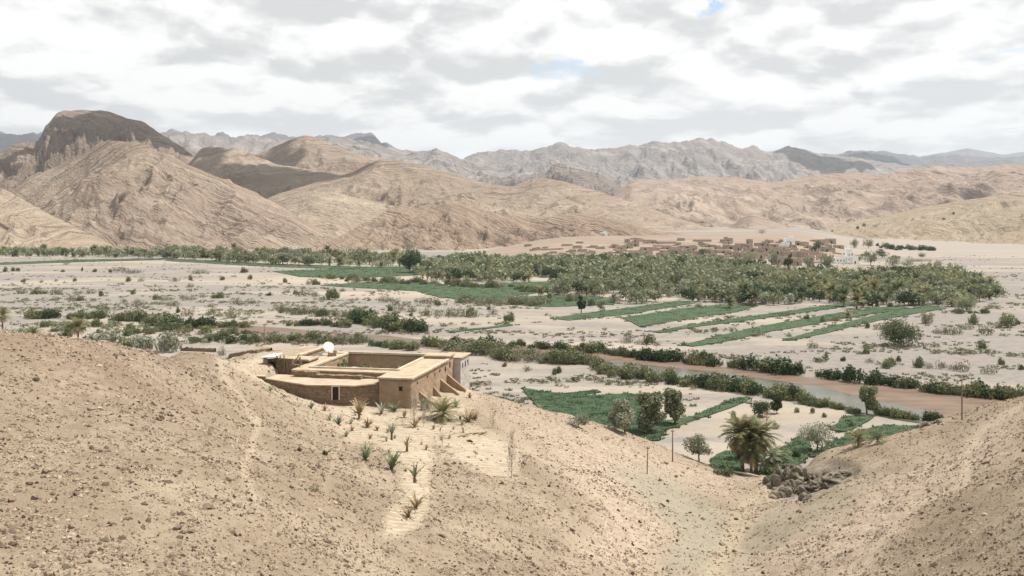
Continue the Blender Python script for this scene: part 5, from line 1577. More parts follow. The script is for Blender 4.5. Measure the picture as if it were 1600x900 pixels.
for a0, a1, b0, b1, z0, hh in [(-5.4, 0.33, -0.35, 0.05, ZR + .18, 0.12), (-0.15, 0.33, 0.05, 20.4, ZR + .18, 0.16), (-19.5, -4.1, 6.6, 7.05, ZR + .18, 0.3), (-4.65, -4.2, 7.05, 23.9, ZR + .18, 0.32), (-19.5, -4.7, 23.85, 24.3, ZR + .18, 0.35),
                               (-19.75, -19.3, 7.05, 23.85, ZR + .1, 0.3), (-28.9, -21.4, 10.85, 11.2, 18.6, 0.14), (-25.3, -24.95, 15.5, 27.8, 18.65, 0.14)]:
    rough_box('parapet', a0, a1, b0, b1, z0, z0 + hh, 'mudedge', fh, amp=0.06, res=0.5)


def prism(name, poly, z0, z1, material, parent, res=0.45, amp=0.16, zslope=None):
    V = []; Fs = []; n = 0
    for (a, b), (c, d) in zip(poly, poly[1:] + poly[:1]):
        L = math.hypot(c - a, d - b); nu = max(1, int(L / res)); nv = max(1, int((z1 - z0) / res))
        s, t = np.meshgrid(np.linspace(0, 1, nu + 1), np.linspace(0, 1, nv + 1))
        v = np.stack([a + (c - a) * s.ravel(), b + (d - b) * s.ravel(), z0 + (z1 - z0) * t.ravel()], 1)
        V.append(v); Fs.append(grid_faces(nv + 1, nu + 1) + n); n += len(v)
    V = np.concatenate(V); Fq = np.concatenate(Fs)
    tp = np.array([(a, b, z1) for a, b in poly]); T = np.array(tessellate_polygon([[Vector(x) for x in tp]]))
    nz = np.cross(tp[T[:, 1]] - tp[T[:, 0]], tp[T[:, 2]] - tp[T[:, 0]])[:, 2]; T[nz < 0] = T[nz < 0][:, ::-1]
    d = np.stack([fbm(V[:, 1] * 0.9 + V[:, 2] * 1.1, V[:, 2] * 1.2 + V[:, 0] * 0.3, 4, 61), fbm(V[:, 0] * 0.9 + V[:, 2] * 1.1, V[:, 2] * 1.2, 4, 62), fbm(V[:, 0] * 0.5, V[:, 1] * 0.5, 4, 63)], 1) * amp
    V = np.concatenate([V + d, tp]); T = T + len(V) - len(tp)
    V = np.stack([HO[0] + V[:, 0] * EX[0] + V[:, 1] * EY[0], HO[1] + V[:, 0] * EX[1] + V[:, 1] * EY[1], V[:, 2]], 1)
    return link(name, mesh_np(name, V, [Fq, T], M[material]), parent)


ann = [(-5.2, 0.1), (-24.5, 0.1), (-22.6, -0.6), (-15.2, -3.7), (-8.2, -2.9)][::-1]
o = prism('wall', [(-24.5, 4.5), (-24.5, 0.3), (-22.4, -0.7), (-15.2, -3.7), (-8.2, -2.9), (-5.25, 0.0), (-5.25, 4.5)], 10.5, 17.0, 'stonewall', fh)
o['label'] = 'rough stone-built front wall'
prism('roof', [(-24.0, 4.35), (-24.0, 0.2), (-22.0, -0.75), (-15.3, -3.95), (-8.0, -3.1), (-5.45, -0.55), (-5.45, 4.35)], 17.02, 17.2, 'mudroof', fh, amp=0.05)
rough_box('wall', -28.0, -24.2, -0.2, 0.5, 11.5, 17.5, 'stonewall', fh)
rough_box('roof', -28.2, -24.0, -0.45, 0.7, 17.5, 17.66, 'mudroof', fh, amp=0.05)
for i, (a0, a1, b0, b1, h) in enumerate([(-17.0, -9.0, 2.2, 3.4, 0.55), (-20.5, -16.5, 2.6, 4.2, 0.9), (-9.0, -5.8, 3.2, 3.7, 0.35)]):
    rough_box('rubble_ridge', a0, a1, b0, b1, 17.0, 17.15 + h, 'stonewall', fh, amp=0.35, res=0.3)


def local_box(name, a, b, z, sa, sb, sz, material, parent, rz=0.0):
    mb = MB(); x, y = hl(a, b)
    mb.box((0, 0, 0), (sa, sb, sz))
    return link(name, mb.mesh(name, [M[material]]), parent, (x, y, z), HT + rz)


# openings: solid boxes in the colour of their inner shade
w1 = local_box('window', -1.7, -0.02, 16.4, 0.55, 0.12, 0.62, 'opening_shade', fh); local_box('lintel', -1.7, -0.03, 16.77, 0.8, 0.16, 0.1, 'wood', fh); 
for b, z, hh in ((19.0, 16.6, 0.8), (21.8, 16.9, 1.0), (8.4, 17.0, 0.3), (12.5, 16.7, 0.3), (3.0, 16.9, 0.3), (15.5, 16.9, 0.55)):
    local_box('window', 0.03, b, z, 0.12, 0.3, hh, 'opening_shade', fh)
for b in (25.5, 27.5, 29.3):
    local_box('window', 1.31, b, 16.3, 0.12, 0.45, 0.75, 'opening_shade', fh); local_box('lintel', 1.33, b, 16.74, 0.14, 0.7, 0.1, 'wood', fh)
dx_, dy_ = hl(-10.9, -3.26)
drot = HT + math.atan2(-0.8, -7.0) + math.pi
gz = float(hit(515, 641)[2])
dmb = MB(); dmb.box((0, 0, 0.95), (0.95, 0.2, 1.9))
door = link('door', dmb.mesh('door', [M['opening_shade']]), fh, (dx_, dy_, gz), drot)
for x_, sx_, z_, sz_ in ((-0.56, 0.16, 0.98, 1.96), (0.56, 0.16, 0.98, 1.96), (0, 1.28, 2.03, 0.14)):
    f_ = MB(); f_.box((x_, -0.03, z_), (sx_, 0.3, sz_)); link('door_frame', f_.mesh('door_frame', [M['palewood']]), door)
for b, top, out in ((20.3, 15.6, 3.3), (16.2, 15.4, 3.2), (12.0, 14.9, 1.6), (4.2, 15.4, 3.2)):
    mb = MB(); t = 0.28
    P_ = []
    for s in (-t, t):
        for a, z in ((-0.1, 10.8), (out, 10.8), (out, 13.0), (-0.1, top)):
            x, y = hl(a, b + s); P_.append((x, y, z))
    mb.add(P_, [(0, 1, 2, 3), (7, 6, 5, 4), (1, 5, 6, 2), (3, 2, 6, 7), (0, 3, 7, 4)])
    link('buttress', mb.mesh('buttress', [M['mudwall']]), fh)
for i in range(9):
    local_box('beam_end', -5 + i * 0.6, -0.3, ZR - 0.12, 0.12, 0.5, 0.1, 'wood', fh)

# on and around the house
def branchy(px, py, hpx, seed, label, mt='twig', name='bare_sapling', n=26, spread=0.35, group=None, cat='sapling'):
    P = hit(px, py); h = hpx * px2m(P[1]); r = np.random.default_rng(seed)
    st = MB(); br = MB()
    st.tube([(0, 0, -0.1), (0.02 * h, 0, h * 0.4), (0.0, 0.02 * h, h * 0.85)], [h * 0.014, h * 0.01, h * 0.004], 5)
    for i in range(n):
        z = h * r.uniform(0.08, 0.75); a = r.random() * 6.28; L = h * r.uniform(0.2, 0.5)
        d = np.array([math.cos(a) * spread, math.sin(a) * spread, 1.0]); d /= np.linalg.norm(d)
        p0 = np.array([0.01 * h, 0, z]); p1 = p0 + d * L * 0.5 + np.array([math.cos(a), math.sin(a), 0]) * L * 0.15; p2 = p0 + d * L
        br.tube([p0, p1, p2], [h * 0.006, h * 0.005, h * 0.002], 3, tint=r.random(), cap=False)
        for j in range(3):
            q0 = p0 + (p2 - p0) * r.uniform(0.3, 0.9); dd = d + r.normal(size=3) * 0.5; dd /= np.linalg.norm(dd)
            br.tube([q0, q0 + dd * L * 0.35], [h * 0.004, h * 0.002], 3, tint=r.random(), cap=False)
    e = empty(name, tuple(P), label=label, cat=cat, group=group)
    link('stem', st.mesh('stem', [M['bark'] if mt != 'twig' else M['twig']]), e); link('twigs', br.mesh('twigs', [M[mt]]), e)
    return e


def spiky(px, py, hpx, seed, label, mats=('palm', 'bark', 'dry'), nf=20, stem=0.0, up=True, dead=5, wide=1.0, cat='young palm', name='young_palm'):
    P = hit(px, py); h = hpx * px2m(P[1]); r = np.random.default_rng(seed)
    gr, dr, tr = MB(), MB(), MB(); z0 = stem * h
    if stem > 0: tr.tube([(0, 0, -0.2), (0, 0, z0)], [0.16, 0.13], 7)
    else: tr.tube([(0, 0, -0.15), (0, 0, 0.16)], [0.14, 0.09], 6)
    for k in range(nf + dead):
        isd = k >= nf; a = k * 2.4 + r.random() * .5
        el = (r.uniform(0.75, 1.5) if up else r.uniform(0.25, 1.5)) if not isd else r.uniform(-0.1, 0.5)
        if wide > 1: el *= 0.8
        L = (h - z0) * (r.uniform(0.75, 1.15) if not isd else r.uniform(0.35, 0.6))
        p = np.array([0, 0, z0]); P_ = [p.copy()]; e_ = el
        for i in range(4):
            p = p + np.array([math.cos(a) * math.cos(e_), math.sin(a) * math.cos(e_), math.sin(e_)]) * L / 4; e_ -= 0.16; P_.append(p.copy())
        sd = np.array([-math.sin(a), math.cos(a), 0]); V = []; t_ = r.random()
        for i, pp in enumerate(P_):
            wv = L * 0.045 * (1.0, 1.5, 1.3, 0.8, 0.1)[i]; V += [pp - sd * wv, pp + sd * wv]
        (dr if isd else gr).add(V, [(2 * i, 2 * i + 1, 2 * i + 3, 2 * i + 2) for i in range(4)], tint=t_)
        if not isd and hpx > 20:
            for i in range(1, 4):
                for s in (-1, 1):
                    c = (P_[i] + P_[i + 1]) / 2; d = (P_[i + 1] - P_[i]); d /= np.linalg.norm(d)
                    gr.add([c - d * 0.03 * L, c + d * 0.03 * L, c + (sd * s * 0.8 + d) * L * 0.14], T=[(0, 1, 2)], tint=t_)
    e = empty(name, tuple(P), label=label, cat=cat, group='plants on the dry terraces')
    link('base', tr.mesh('base', [M[mats[1]]]), e); link('fronds', gr.mesh('fronds', [M[mats[0]]]), e)
    if dead: link('dry_fronds', dr.mesh('dry_fronds', [M[mats[2]]]), e)
    return e


G_ = ('dkgreen_tuft', 'bark', 'dry'); D_ = ('dry', 'bark', 'dead'); S_ = ('silver', 'bark', 'dead')
palm_near(*hit(691, 656), 0.9, 2.9, 44, 501, 'big bushy young palm in front of the farmhouse buttresses', 'plants on the dry terraces', dead=8, leafy=18, cat='young palm', name='young_palm')
for i, (px, py, hp, mm, kw, lab) in enumerate([
    (486, 639, 14, G_, {}, 'green bush-like young palm left of the farmhouse door'), (507, 642, 13, D_, {}, 'dry tuft right beside the farmhouse door'), (515, 657, 13, S_, {}, 'pale tuft just below the farmhouse door'),
    (529, 664, 19, S_, {}, 'pale green young palm below and right of the door'), (561, 655, 33, D_, {'stem': .2}, 'tall yellowish spiky plant against the rough stone wall'), (574, 668, 16, ('dead', 'bark', 'dead'), {}, 'brown withered clump below the rough stone wall'),
    (617, 642, 20, G_, {'wide': 1.3}, 'round green young palm against the wall under the small window'), (596, 647, 20, S_, {}, 'sparse pale tuft at the middle of the house front'), (589, 673, 10, ('dead', 'bark', 'dead'), {}, 'small brown withered tuft in the sand'),
    (612, 688, 29, S_, {'stem': .35}, 'tall silvery young palm with a brown base'), (541, 682, 12, S_, {}, 'thin dry tuft at the left edge of the terraces'), (636, 706, 27, D_, {'stem': .3, 'nf': 10}, 'thin upright spiky plant on the middle terrace'),
    (571, 719, 26, G_, {}, 'dark green young palm left of two others on the terraces'), (612, 734, 31, G_, {}, 'bushy green young palm at the left terrace edge'), (648, 754, 32, G_, {'stem': .25, 'nf': 12}, 'upright dark narrow young palm with a shadow line'),
    (650, 793, 27, D_, {'wide': 1.3}, 'spreading yellowish young palm near the end of the terrace'), (638, 808, 22, D_, {'wide': 1.2}, 'lowest young palm at the end of the terraces'), (632, 653, 15, D_, {}, 'small dry tuft in front of the house corner'),
    (734, 622, 11, D_, {}, 'small dry tuft beside the last buttress'), (732, 659, 24, D_, {'wide': 1.3}, 'spreading dry palm right of the big bushy one'), (742, 655, 16, D_, {'wide': 1.3}, 'smaller dry palm behind the spreading dry one'), (719, 656, 9, ('dead', 'bark', 'dead'), {}, 'low brown tuft between palm and dry palm'),
    (712, 636, 18, G_, {'wide': 1.2}, 'grey-green tuft behind the big bushy palm'), (422, 612, 13, S_, {}, 'grey dry bush at the left end of the house'), (660, 636, 16, S_, {}, 'grey weed at the foot of the house corner'), (648, 668, 20, D_, {}, 'dry weeds below the house corner')]):
    spiky(px, py, hp, 520 + i, lab, mm, **kw)
for i, (px, py, hp, lab) in enumerate([(646, 664, 52, 'tallest leafless grey sapling at the corner of the farmhouse'), (662, 666, 34, 'shorter leafless grey sapling right of the tallest one'), (691, 697, 26, 'leafless brown bush on the pale terrace'), (770, 668, 24, 'leafless reddish bush at the right edge of the terraces'),
                                       (799, 747, 52, 'thin leafless sapling at the lower right terrace corner'), (800, 700, 30, 'thin leafless sapling higher on the right terrace'), (672, 660, 26, 'leafless twiggy bush between sapling and bushy palm'), (630, 672, 18, 'low twiggy weed in front of the house corner')]):
    branchy(px, py, hp, 560 + i, lab, 'twig' if i != 3 else 'dead', group='bare saplings near the farmhouse', spread=0.3 if i in (0, 1, 4, 5) else 0.8)
rp = np.random.default_rng(44)
for i in range(20):
    for _ in range(50):
        px, py = rp.uniform(500, 745), rp.uniform(645, 740)
        if in_poly(np.array([px]), np.array([py]), [(500, 650), (740, 640), (745, 690), (690, 700), (660, 740), (620, 740), (590, 700)])[0]: break
    spiky(px, py, rp.uniform(6, 12), 700 + i, ORDN[i] + ' little dry weed from the house corner down the terraces' if False else 'little dry weed scattered on the pale terraces', (D_, S_, ('dead', 'bark', 'dead'))[i % 3], nf=12, dead=3, cat='weed', name='dry_weed')
branchy(1198, 668, 28, 580, 'dry reddish brown dead tree on the sand behind the tall palms', 'dead', 'dead_tree', 40, 0.7, cat='tree')
for i, (px, py, hp, wp, lst, lab) in enumerate([(508, 712, 8, 11, B_DK, 'small dark shrub alone on the stony slope'), (490, 768, 9, 18, B_SA, 'dry grass clump alone on the stony slope'), (347, 556, 16, 12, B_SA, 'brown dry shrub at the top of the footpath'), (1183, 722, 26, 22, B_BU, 'green bush at the foot of the tall palms'),
                                               (1130, 742, 14, 34, B_BU, 'dark weeds left of the tall palms'), (1205, 742, 16, 34, B_BU, 'green weeds right of the tall palms'), (1245, 716, 12, 16, B_DK, 'dark weeds in the green plot'), (802, 745, 4, 14, B_SA, 'low dry clump below the right terrace'), (665, 640, 22, 20, B_SI, 'grey-green shrub left of the big bushy palm'),
                                               (1172, 716, 52, 62, B_BU, 'tall pale thicket behind the tall palms')]):
    P = hit(px, py); s_ = px2m(P[1])
    o = put('shrub', lst[i % len(lst)], P, hp * s_, lab, 'bush'); o.scale = (wp * s_ / 1.6, wp * s_ / 1.6, hp * s_)
for i, (a, b, h, lab) in enumerate([(-16.0, 13.5, 4.9, 'green tree top at the left in the courtyard'), (-12.0, 14.0, 4.9, 'green tree top in the middle of the courtyard'), (-6.8, 15.0, 4.2, 'small green tree top at the right in the courtyard')]):
    x, y = hl(a, b); put('courtyard_tree', (B_BU + B_DK)[i * 2], (x, y, 13.8), h, lab, 'tree', 'courtyard trees', xy=0.5)
x, y = hl(-14.6, 14)
mb = MB(); mb.tube([(0, 0, 0), (0, 0, 0.9), (0, 0, 1.0)], [0.5, 0.55, 0.5], 12)
tag(link('water_barrel', mb.mesh('water_barrel', [M['bluetub']]), None, (x, y, 16.2)), 'pale blue barrel between the courtyard trees', 'barrel')
mb = MB(); mb.box((0, 0, 1.2), (1.6, 1.2, 2.3)); tag(link('mud_plinth', mb.mesh('mud_plinth', [M['mudwall']]), None, (x, y, 13.85), HT), 'low mud plinth carrying the blue barrel', 'plinth')
# satellite dish
x, y = hl(-22.3, 21.6)
ds = empty('satellite_dish', (x, y, 17.95), math.radians(20), 'white satellite dish standing on the farmhouse roof', 'satellite dish')
mb = MB(); V_ = [(0, 0, 0)]; T_ = []
R_ = 0.95
for j, (rr, dd) in enumerate(((0.5, 0.06), (1.0, 0.24))):
    for k in range(20):
        t = 2 * math.pi * k / 20; V_.append((R_ * rr * math.cos(t), -dd * R_, R_ * rr * math.sin(t)))
for k in range(20):
    k2 = (k + 1) % 20; T_.append((0, 1 + k, 1 + k2))
Q_ = [(1 + k, 21 + k, 21 + (k + 1) % 20, 1 + (k + 1) % 20) for k in range(20)]
mb.add(V_, Q_, T_)
o = link('reflector', mb.mesh('reflector', [M['white']], True), ds, (0, 0, 1.45)); o.rotation_euler = (math.radians(-35), 0, 0)
mb = MB(); mb.tube([(0, 0.1, 0), (0, 0.1, 1.4)], 0.05, 8); mb.tube([(0, 0.1, 1.3), (0, -0.7, 1.75)], 0.025, 5); mb.box((0, -0.72, 1.78), (0.1, 0.12, 0.1))
link('mast', mb.mesh('mast', [M['wood']]), ds)
mb = MB(); mb.box((0, 0, 0.3), (1.5, 0.8, 0.6), taper=0.8); mb.box((0.6, 0.3, 0.75), (0.5, 0.5, 0.35), rz=0.5, taper=0.8)
tag(link('stone_pile', mb.mesh('stone_pile', [M['stonewall']]), None, (x + 0.9, y - 1.3, 17.95), 0.4), 'small pile of stones beside the satellite dish', 'stone pile')
x, y = hl(-23.3, 20.6)
mb = MB(); mb.tube([(0, 0, 0), (0, 0, 0.5)], [0.28, 0.28], 10)
tag(link('plastic_tub', mb.mesh('plastic_tub', [M['bluetub']]), None, (x, y, 17.95)), 'grey-blue tub left of the satellite dish', 'tub')
# fallen lean-to hut
P = hit(437, 588)
ht = empty('ruined_hut', tuple(P), HT, 'collapsed hut with leaning poles and a pale sheet left of the farmhouse', 'hut')
ht.scale = (1.4, 1.4, 1.4); ht.location.z += 0.4
def hut_box(name, c, s, rz, mt, amp=0.12):
    mb = MB(); mb.box(c, s, rz, taper=0.93); return link(name, mb.mesh(name, [M[mt]]), ht)
hut_box('wall', (-1.4, 0, 0.9), (0.5, 2.2, 2.2), 0.05, 'stonewall'); hut_box('wall', (0.4, 0.2, 0.8), (2.6, 0.45, 2.0), -0.05, 'stonewall'); hut_box('wall', (2.0, 0.3, 0.5), (0.9, 0.8, 1.2), 0.3, 'stonewall')
hut_box('doorway', (-0.75, -0.02, 0.75), (0.5, 0.5, 1.3), 0.0, 'opening_shade'); hut_box('rubble', (3.3, -0.4, 0.2), (1.6, 1.0, 0.7), 0.5, 'stonewall')
mb = MB(); mb.add([(-1.9, -0.9, 2.0), (-0.2, -1.0, 2.15), (0.0, 1.0, 2.35), (-1.8, 1.1, 2.1), (-1.9, -0.95, 1.8), (-0.2, -1.05, 1.95)], [(0, 1, 2, 3), (4, 5, 1, 0)])
link('sheet', mb.mesh('sheet', [M['tarp']]), ht)
for i in range(9):
    r = random.Random(i); mb = MB()
    a = (-0.6 + i * 0.45, -0.4 + 0.5 * r.random(), 0.2 + r.random()); b = (a[0] + r.uniform(-0.9, 0.9), a[1] + r.uniform(-0.4, 0.8), 1.9 + 0.5 * r.random())
    mb.tube([a, b], 0.07, 5); link('pole', mb.mesh('pole', [M['wood']]), ht)
# ruined walls and heaps left of the farmhouse
def ground_wall(line, h, th, mt, label, name='stone_wall', cat='wall', seed=0, group=None):
    V = []; r = np.random.default_rng(seed)
    Pp = [hit(*a) for a in line]; Pl = []
    for a, b in zip(Pp[:-1], Pp[1:]):
        n = max(2, int(np.linalg.norm(b - a) / 0.35)); Pl += [a + (b - a) * i / n for i in range(n)]
    Pl.append(Pp[-1]); Pl = np.array(Pl); n = len(Pl)
    d = np.gradient(Pl[:, :2], axis=0); d /= np.linalg.norm(d, axis=1)[:, None] + 1e-9
    nn = np.stack([-d[:, 1], d[:, 0]], 1)
    zt = h * (0.75 + 0.5 * fbm(np.arange(n) * 0.25, np.zeros(n) + seed, 3, seed))
    prof = [(-0.55, -0.6), (-0.5, 0.35), (-0.42, 0.75), (-0.25, 1.0), (0.25, 1.0), (0.42, 0.75), (0.5, 0.35), (0.55, -0.6)]
    if name == 'earth_heap': prof = [(-0.6, -0.6), (-0.45, 0.2), (-0.25, 0.7), (-0.08, 1.0), (0.05, 0.98), (0.25, 0.65), (0.45, 0.2), (0.6, -0.6)]; zt = zt * np.sin(np.linspace(0.1, 3.04, n))
    V = np.array([[(Pl[i, 0] + nn[i, 0] * o_ * th + r.normal() * 0.05, Pl[i, 1] + nn[i, 1] * o_ * th + r.normal() * 0.05, Pl[i, 2] + zt[i] * z_ + r.normal() * 0.05) for o_, z_ in prof] for i in range(n)])
    Fq = grid_faces(n, len(prof))
    return tag(link(name, mesh_np(name, V.reshape(-1, 3), Fq, M[mt])), label, cat, group)


ground_wall([(283, 548), (312, 549), (337, 550)], 1.5, 0.7, 'stonewall', 'ruined dry stone wall behind the head of the footpath', seed=1)
ground_wall([(360, 556), (395, 552), (424, 549)], 0.7, 0.8, 'stonewall', 'low rubble wall left of the farmhouse', seed=2)
ground_wall([(392, 548), (408, 546), (426, 549)], 0.9, 4.5, 'mudwall', 'heap of pinkish earth behind the rubble wall', name='earth_heap', cat='heap', seed=3)
ground_wall([(716, 684), (735, 678), (760, 676)], 0.12, 0.3, 'dry', 'dry branch line lying on the pale terrace', name='fallen_branch', cat='branch', seed=4)
ground_wall([(1010, 792 - 145), (1040, 650)], 0.1, 0.3, 'wood', 'driftwood line on the gravel by the near bank', name='driftwood', cat='driftwood', seed=5)
# poles
def pole(px, py, top, label, r=0.11, lean=0.0, cross=False):
    P = hit(px, py) if py > 600 else G(px, py); h = (py - top) * px2m(P[1])
    e = empty('utility_pole', tuple(P), label=label, cat='pole', group='wooden poles')
    mb = MB(); mb.tube([(0, 0, -0.4), (lean * h * 0.5, 0, h * 0.5), (lean * h, 0, h)], [r, r * 0.9, r * 0.75], 8); link('post', mb.mesh('post', [M['wood']], True), e)
    mb = MB(); mb.box((lean * h, 0, h - 0.25), (0.5, 0.1, 0.1)); mb.tube([(lean * h - 0.2, 0, h - 0.2), (lean * h - 0.2, 0, h)], 0.03, 6); mb.tube([(lean * h + 0.2, 0, h - 0.2), (lean * h + 0.2, 0, h)], 0.03, 6); link('insulator_bracket', mb.mesh('insulator_bracket', [M['wood']]), e)
    return e


pole(1503, 657, 592, 'tall wooden pole on the rim of the right slope')
pole(1051, 722, 672, 'wooden pole on the slope before the green plots')
pole(1011, 741, 698, 'shorter wooden pole lower left on the same slope', 0.08, 0.03)
pole(413, 537, 508, 'wooden pole among river bushes left of the farmhouse', 0.15)
# bleached log
A_, B_ = hit(1147, 739), hit(1194, 748)
mb = MB(); mb.tube([A_ + (0, 0, 0.12), (A_ + B_) / 2 + (0, 0, 0.22), B_ + (0, 0, 0.1)], [0.2, 0.17, 0.1], 7)
tag(link('fallen_log', mb.mesh('fallen_log', [M['palewood']], True)), 'bleached fallen palm log below the tall palms', 'log')
mb = MB(); A_, B_ = hit(1303, 748), hit(1345, 728)
mb.tube([A_ + (0, 0, 0.1), B_ + (0, 0, 0.15)], [0.08, 0.05], 6)
tag(link('fallen_log', mb.mesh('fallen_log', [M['palewood']], True)), 'thin bleached pole lying across the dark outcrop', 'log')

# ------------------------------------------------------------------ the village
def house_kit(seed, storeys=1):
    r = random.Random(seed)
    w_, d_, h_ = 1.0, 0.9, 1.0
    wl = MB(); wl.box((0, 0, h_ * 0.5 - 0.15), (w_, d_, h_ + 0.3), taper=0.97)
    if r.random() < 0.7: wl.box((r.choice((-0.62, 0.62)), r.uniform(-.1, .25), 0.22), (0.5, 0.6, 0.74))
    t = 0.05
    for c, s in (((0, -d_ * .46, h_ + 0.06), (w_ * 0.96, t, 0.14)), ((0, d_ * .46, h_ + 0.06), (w_ * 0.96, t, 0.14)), ((-w_ * .46, 0, h_ + 0.055), (t, d_ * 0.87, 0.13)), ((w_ * .46, 0, h_ + 0.055), (t, d_ * 0.87, 0.13))):
        wl.box(c, s)
    if r.random() < 0.6: wl.box((r.choice((-0.25, 0.25)), 0.1, h_ + 0.22), (0.38, 0.45, 0.44))
    rf = MB(); rf.box((0, 0, h_ + 0.012), (w_ * 0.86, d_ * 0.84, 0.02))
    dr = MB(); dx = r.uniform(-0.3, 0.3); dr.box((dx, -d_ * 0.5, 0.3), (0.13, 0.05, 0.6))
    wn = []
    for k in range(r.choice((1, 2, 3))):
        b = MB(); b.box((-0.36 + 0.24 * k + (0.12 if abs(-0.36 + .24 * k - dx) < .1 else 0), -d_ * 0.492, 0.66), (0.075, 0.04, 0.16)); wn.append(b)
    b = MB(); b.box((w_ * 0.492, 0.1, 0.66), (0.04, 0.08, 0.16)); wn.append(b)
    return dict(w=[wl.mesh('mud_house', [M['village']]), wl.mesh('mud_house', [M['village2']]), wl.mesh('mud_house', [M['white']])], r=rf.mesh('roof', [M['villageroof']]), d=dr.mesh('door', [M['opening_shade']]), n=[b.mesh('window', [M['opening_shade']]) for b in wn])


KITS = [house_kit(i) for i in range(8)]
HOUSES = [(825, 385, 11, 4, 0), (886, 384, 16, 4, 1), (902, 388, 12, 4, 0), (906, 380, 12, 3, 0), (911, 393, 16, 4, 0), (913, 404, 14, 6, 0), (928, 387, 13, 4, 0), (940, 389, 11, 4, 0), (951, 400, 13, 7, 1), (945, 406, 26, 4, 0),
          (994, 400, 24, 9, 1), (823, 409, 14, 6, 1), (806, 404, 12, 3, 0), (993, 374, 14, 3, 0), (1009, 377, 19, 3, 0), (1039, 380, 30, 4, 0), (1064, 376, 11, 4, 0), (1097, 377, 24, 4, 0), (1013, 391, 24, 5, 0), (1035, 401, 20, 8, 1),
          (1055, 397, 18, 8, 0), (1075, 388, 30, 6, 1), (1128, 395, 28, 6, 1), (1128, 404, 18, 7, 0), (1142, 389, 24, 6, 0), (1074, 412, 26, 9, 1), (1172, 393, 22, 8, 0), (1195, 393, 18, 9, 0), (1213, 400, 18, 13, 1),
          (1251, 383, 22, 6, 0), (1218, 414, 14, 13, 0), (1246, 415, 13, 13, 0), (1233, 401, 22, 12, 1), (1258, 402, 22, 12, 0), (1294, 394, 18, 7, 0), (980, 388, 16, 5, 0), (968, 396, 12, 5, 0), (1155, 402, 16, 9, 0), (1110, 386, 16, 5, 0), (1185, 404, 18, 9, 1),
          (1092, 400, 16, 7, 0), (1158, 384, 16, 5, 0), (1187, 384, 14, 5, 0), (1210, 386, 12, 6, 0), (1042, 389, 16, 5, 0), (865, 396, 12, 3, 0), (852, 388, 8, 3, 0), (960, 384, 10, 3, 0), (1110, 408, 14, 7, 0), (1140, 412, 14, 7, 0), (1012, 408, 16, 7, 0), (975, 405, 14, 6, 0), (838, 391, 12, 4, 0), (858, 402, 14, 4, 0), (880, 399, 14, 4, 0), (895, 394, 12, 4, 0), (870, 407, 14, 5, 0), (892, 408, 13, 5, 1), (925, 396, 12, 4, 1), (1310, 388, 14, 5, 0), (1352, 400, 12, 5, 0), (1376, 396, 12, 4, 1), (1400, 404, 12, 4, 0), (1325, 399, 12, 4, 0)]
rv = random.Random(4)
tries = 0
while len(HOUSES) < 140 and tries < 4000:
    tries += 1
    px = rv.uniform(960, 1300); py = rv.uniform(378, 409)
    if all(abs(px - h[0]) > (h[2] * 0.5 + 2.5) * 0.9 or abs(py - h[1]) > 2.6 for h in HOUSES):
        HOUSES.append((px, py, rv.uniform(7, 15), rv.uniform(4, 8.5), rv.choice((0, 0, 1))))
HOUSES.sort(key=lambda h: (round(h[1] / 5), h[0]))
ORD = ['first', 'second', 'third', 'fourth', 'fifth', 'sixth', 'seventh', 'eighth', 'ninth', 'tenth', 'eleventh', 'twelfth', 'thirteenth', 'fourteenth', 'fifteenth', 'sixteenth', 'seventeenth', 'eighteenth', 'nineteenth', 'twentieth']
rows = {}
for h in HOUSES: rows.setdefault(round(h[1] / 5), []).append(h)
ROWN = {75: 'topmost', 76: 'second highest', 77: 'upper', 78: 'upper middle', 79: 'middle', 80: 'lower middle', 81: 'lower', 82: 'lowest', 83: 'foremost'}
for rk_, lst in rows.items():
    for i, (px, py, w_, h_, kind) in enumerate(sorted(lst)):
        P = G(px, py); s_ = px2m(P[1]); K = KITS[int(px * 7 + py) % 8]
        n = ORD[i] if i < 20 else 'far right'
        lab = ('pale' if kind else 'reddish') + (' tall' if h_ > 8 else ' low' if h_ < 4.6 else '') + ' mud house, ' + n + ' from the left in the ' + ROWN.get(rk_, 'outer') + ' village row'
        o = link('mud_house', K['w'][kind], None, tuple(P), rv.uniform(-0.25, 0.25), (w_ * s_, w_ * s_ * rv.uniform(0.7, 1.0), h_ * s_ * rv.uniform(0.6, 0.92)))
        tag(o, lab, 'house', 'mud houses of the village')
        link('roof', K['r'], o)
        if h_ > 4.4:
            link('door', K['d'], o)
            for wn in K['n']: link('window', wn, o)
for px, py, w_, h_, lab in ((1233, 385, 14, 11, 'small white house standing above the village roofs'), (942, 369, 12, 5, 'low white building alone on the slope above the village')):
    P = G(px, py) if py > 372 else W(px, py, 1330); s_ = px2m(P[1]); K = KITS[1]
    o = tag(link('white_house', K['w'][2], None, tuple(P), 0.2, (w_ * s_, w_ * s_, h_ * s_)), lab, 'house')
    link('roof', K['r'], o); link('door', K['d'], o)
    for wn in K['n']: link('window', wn, o)
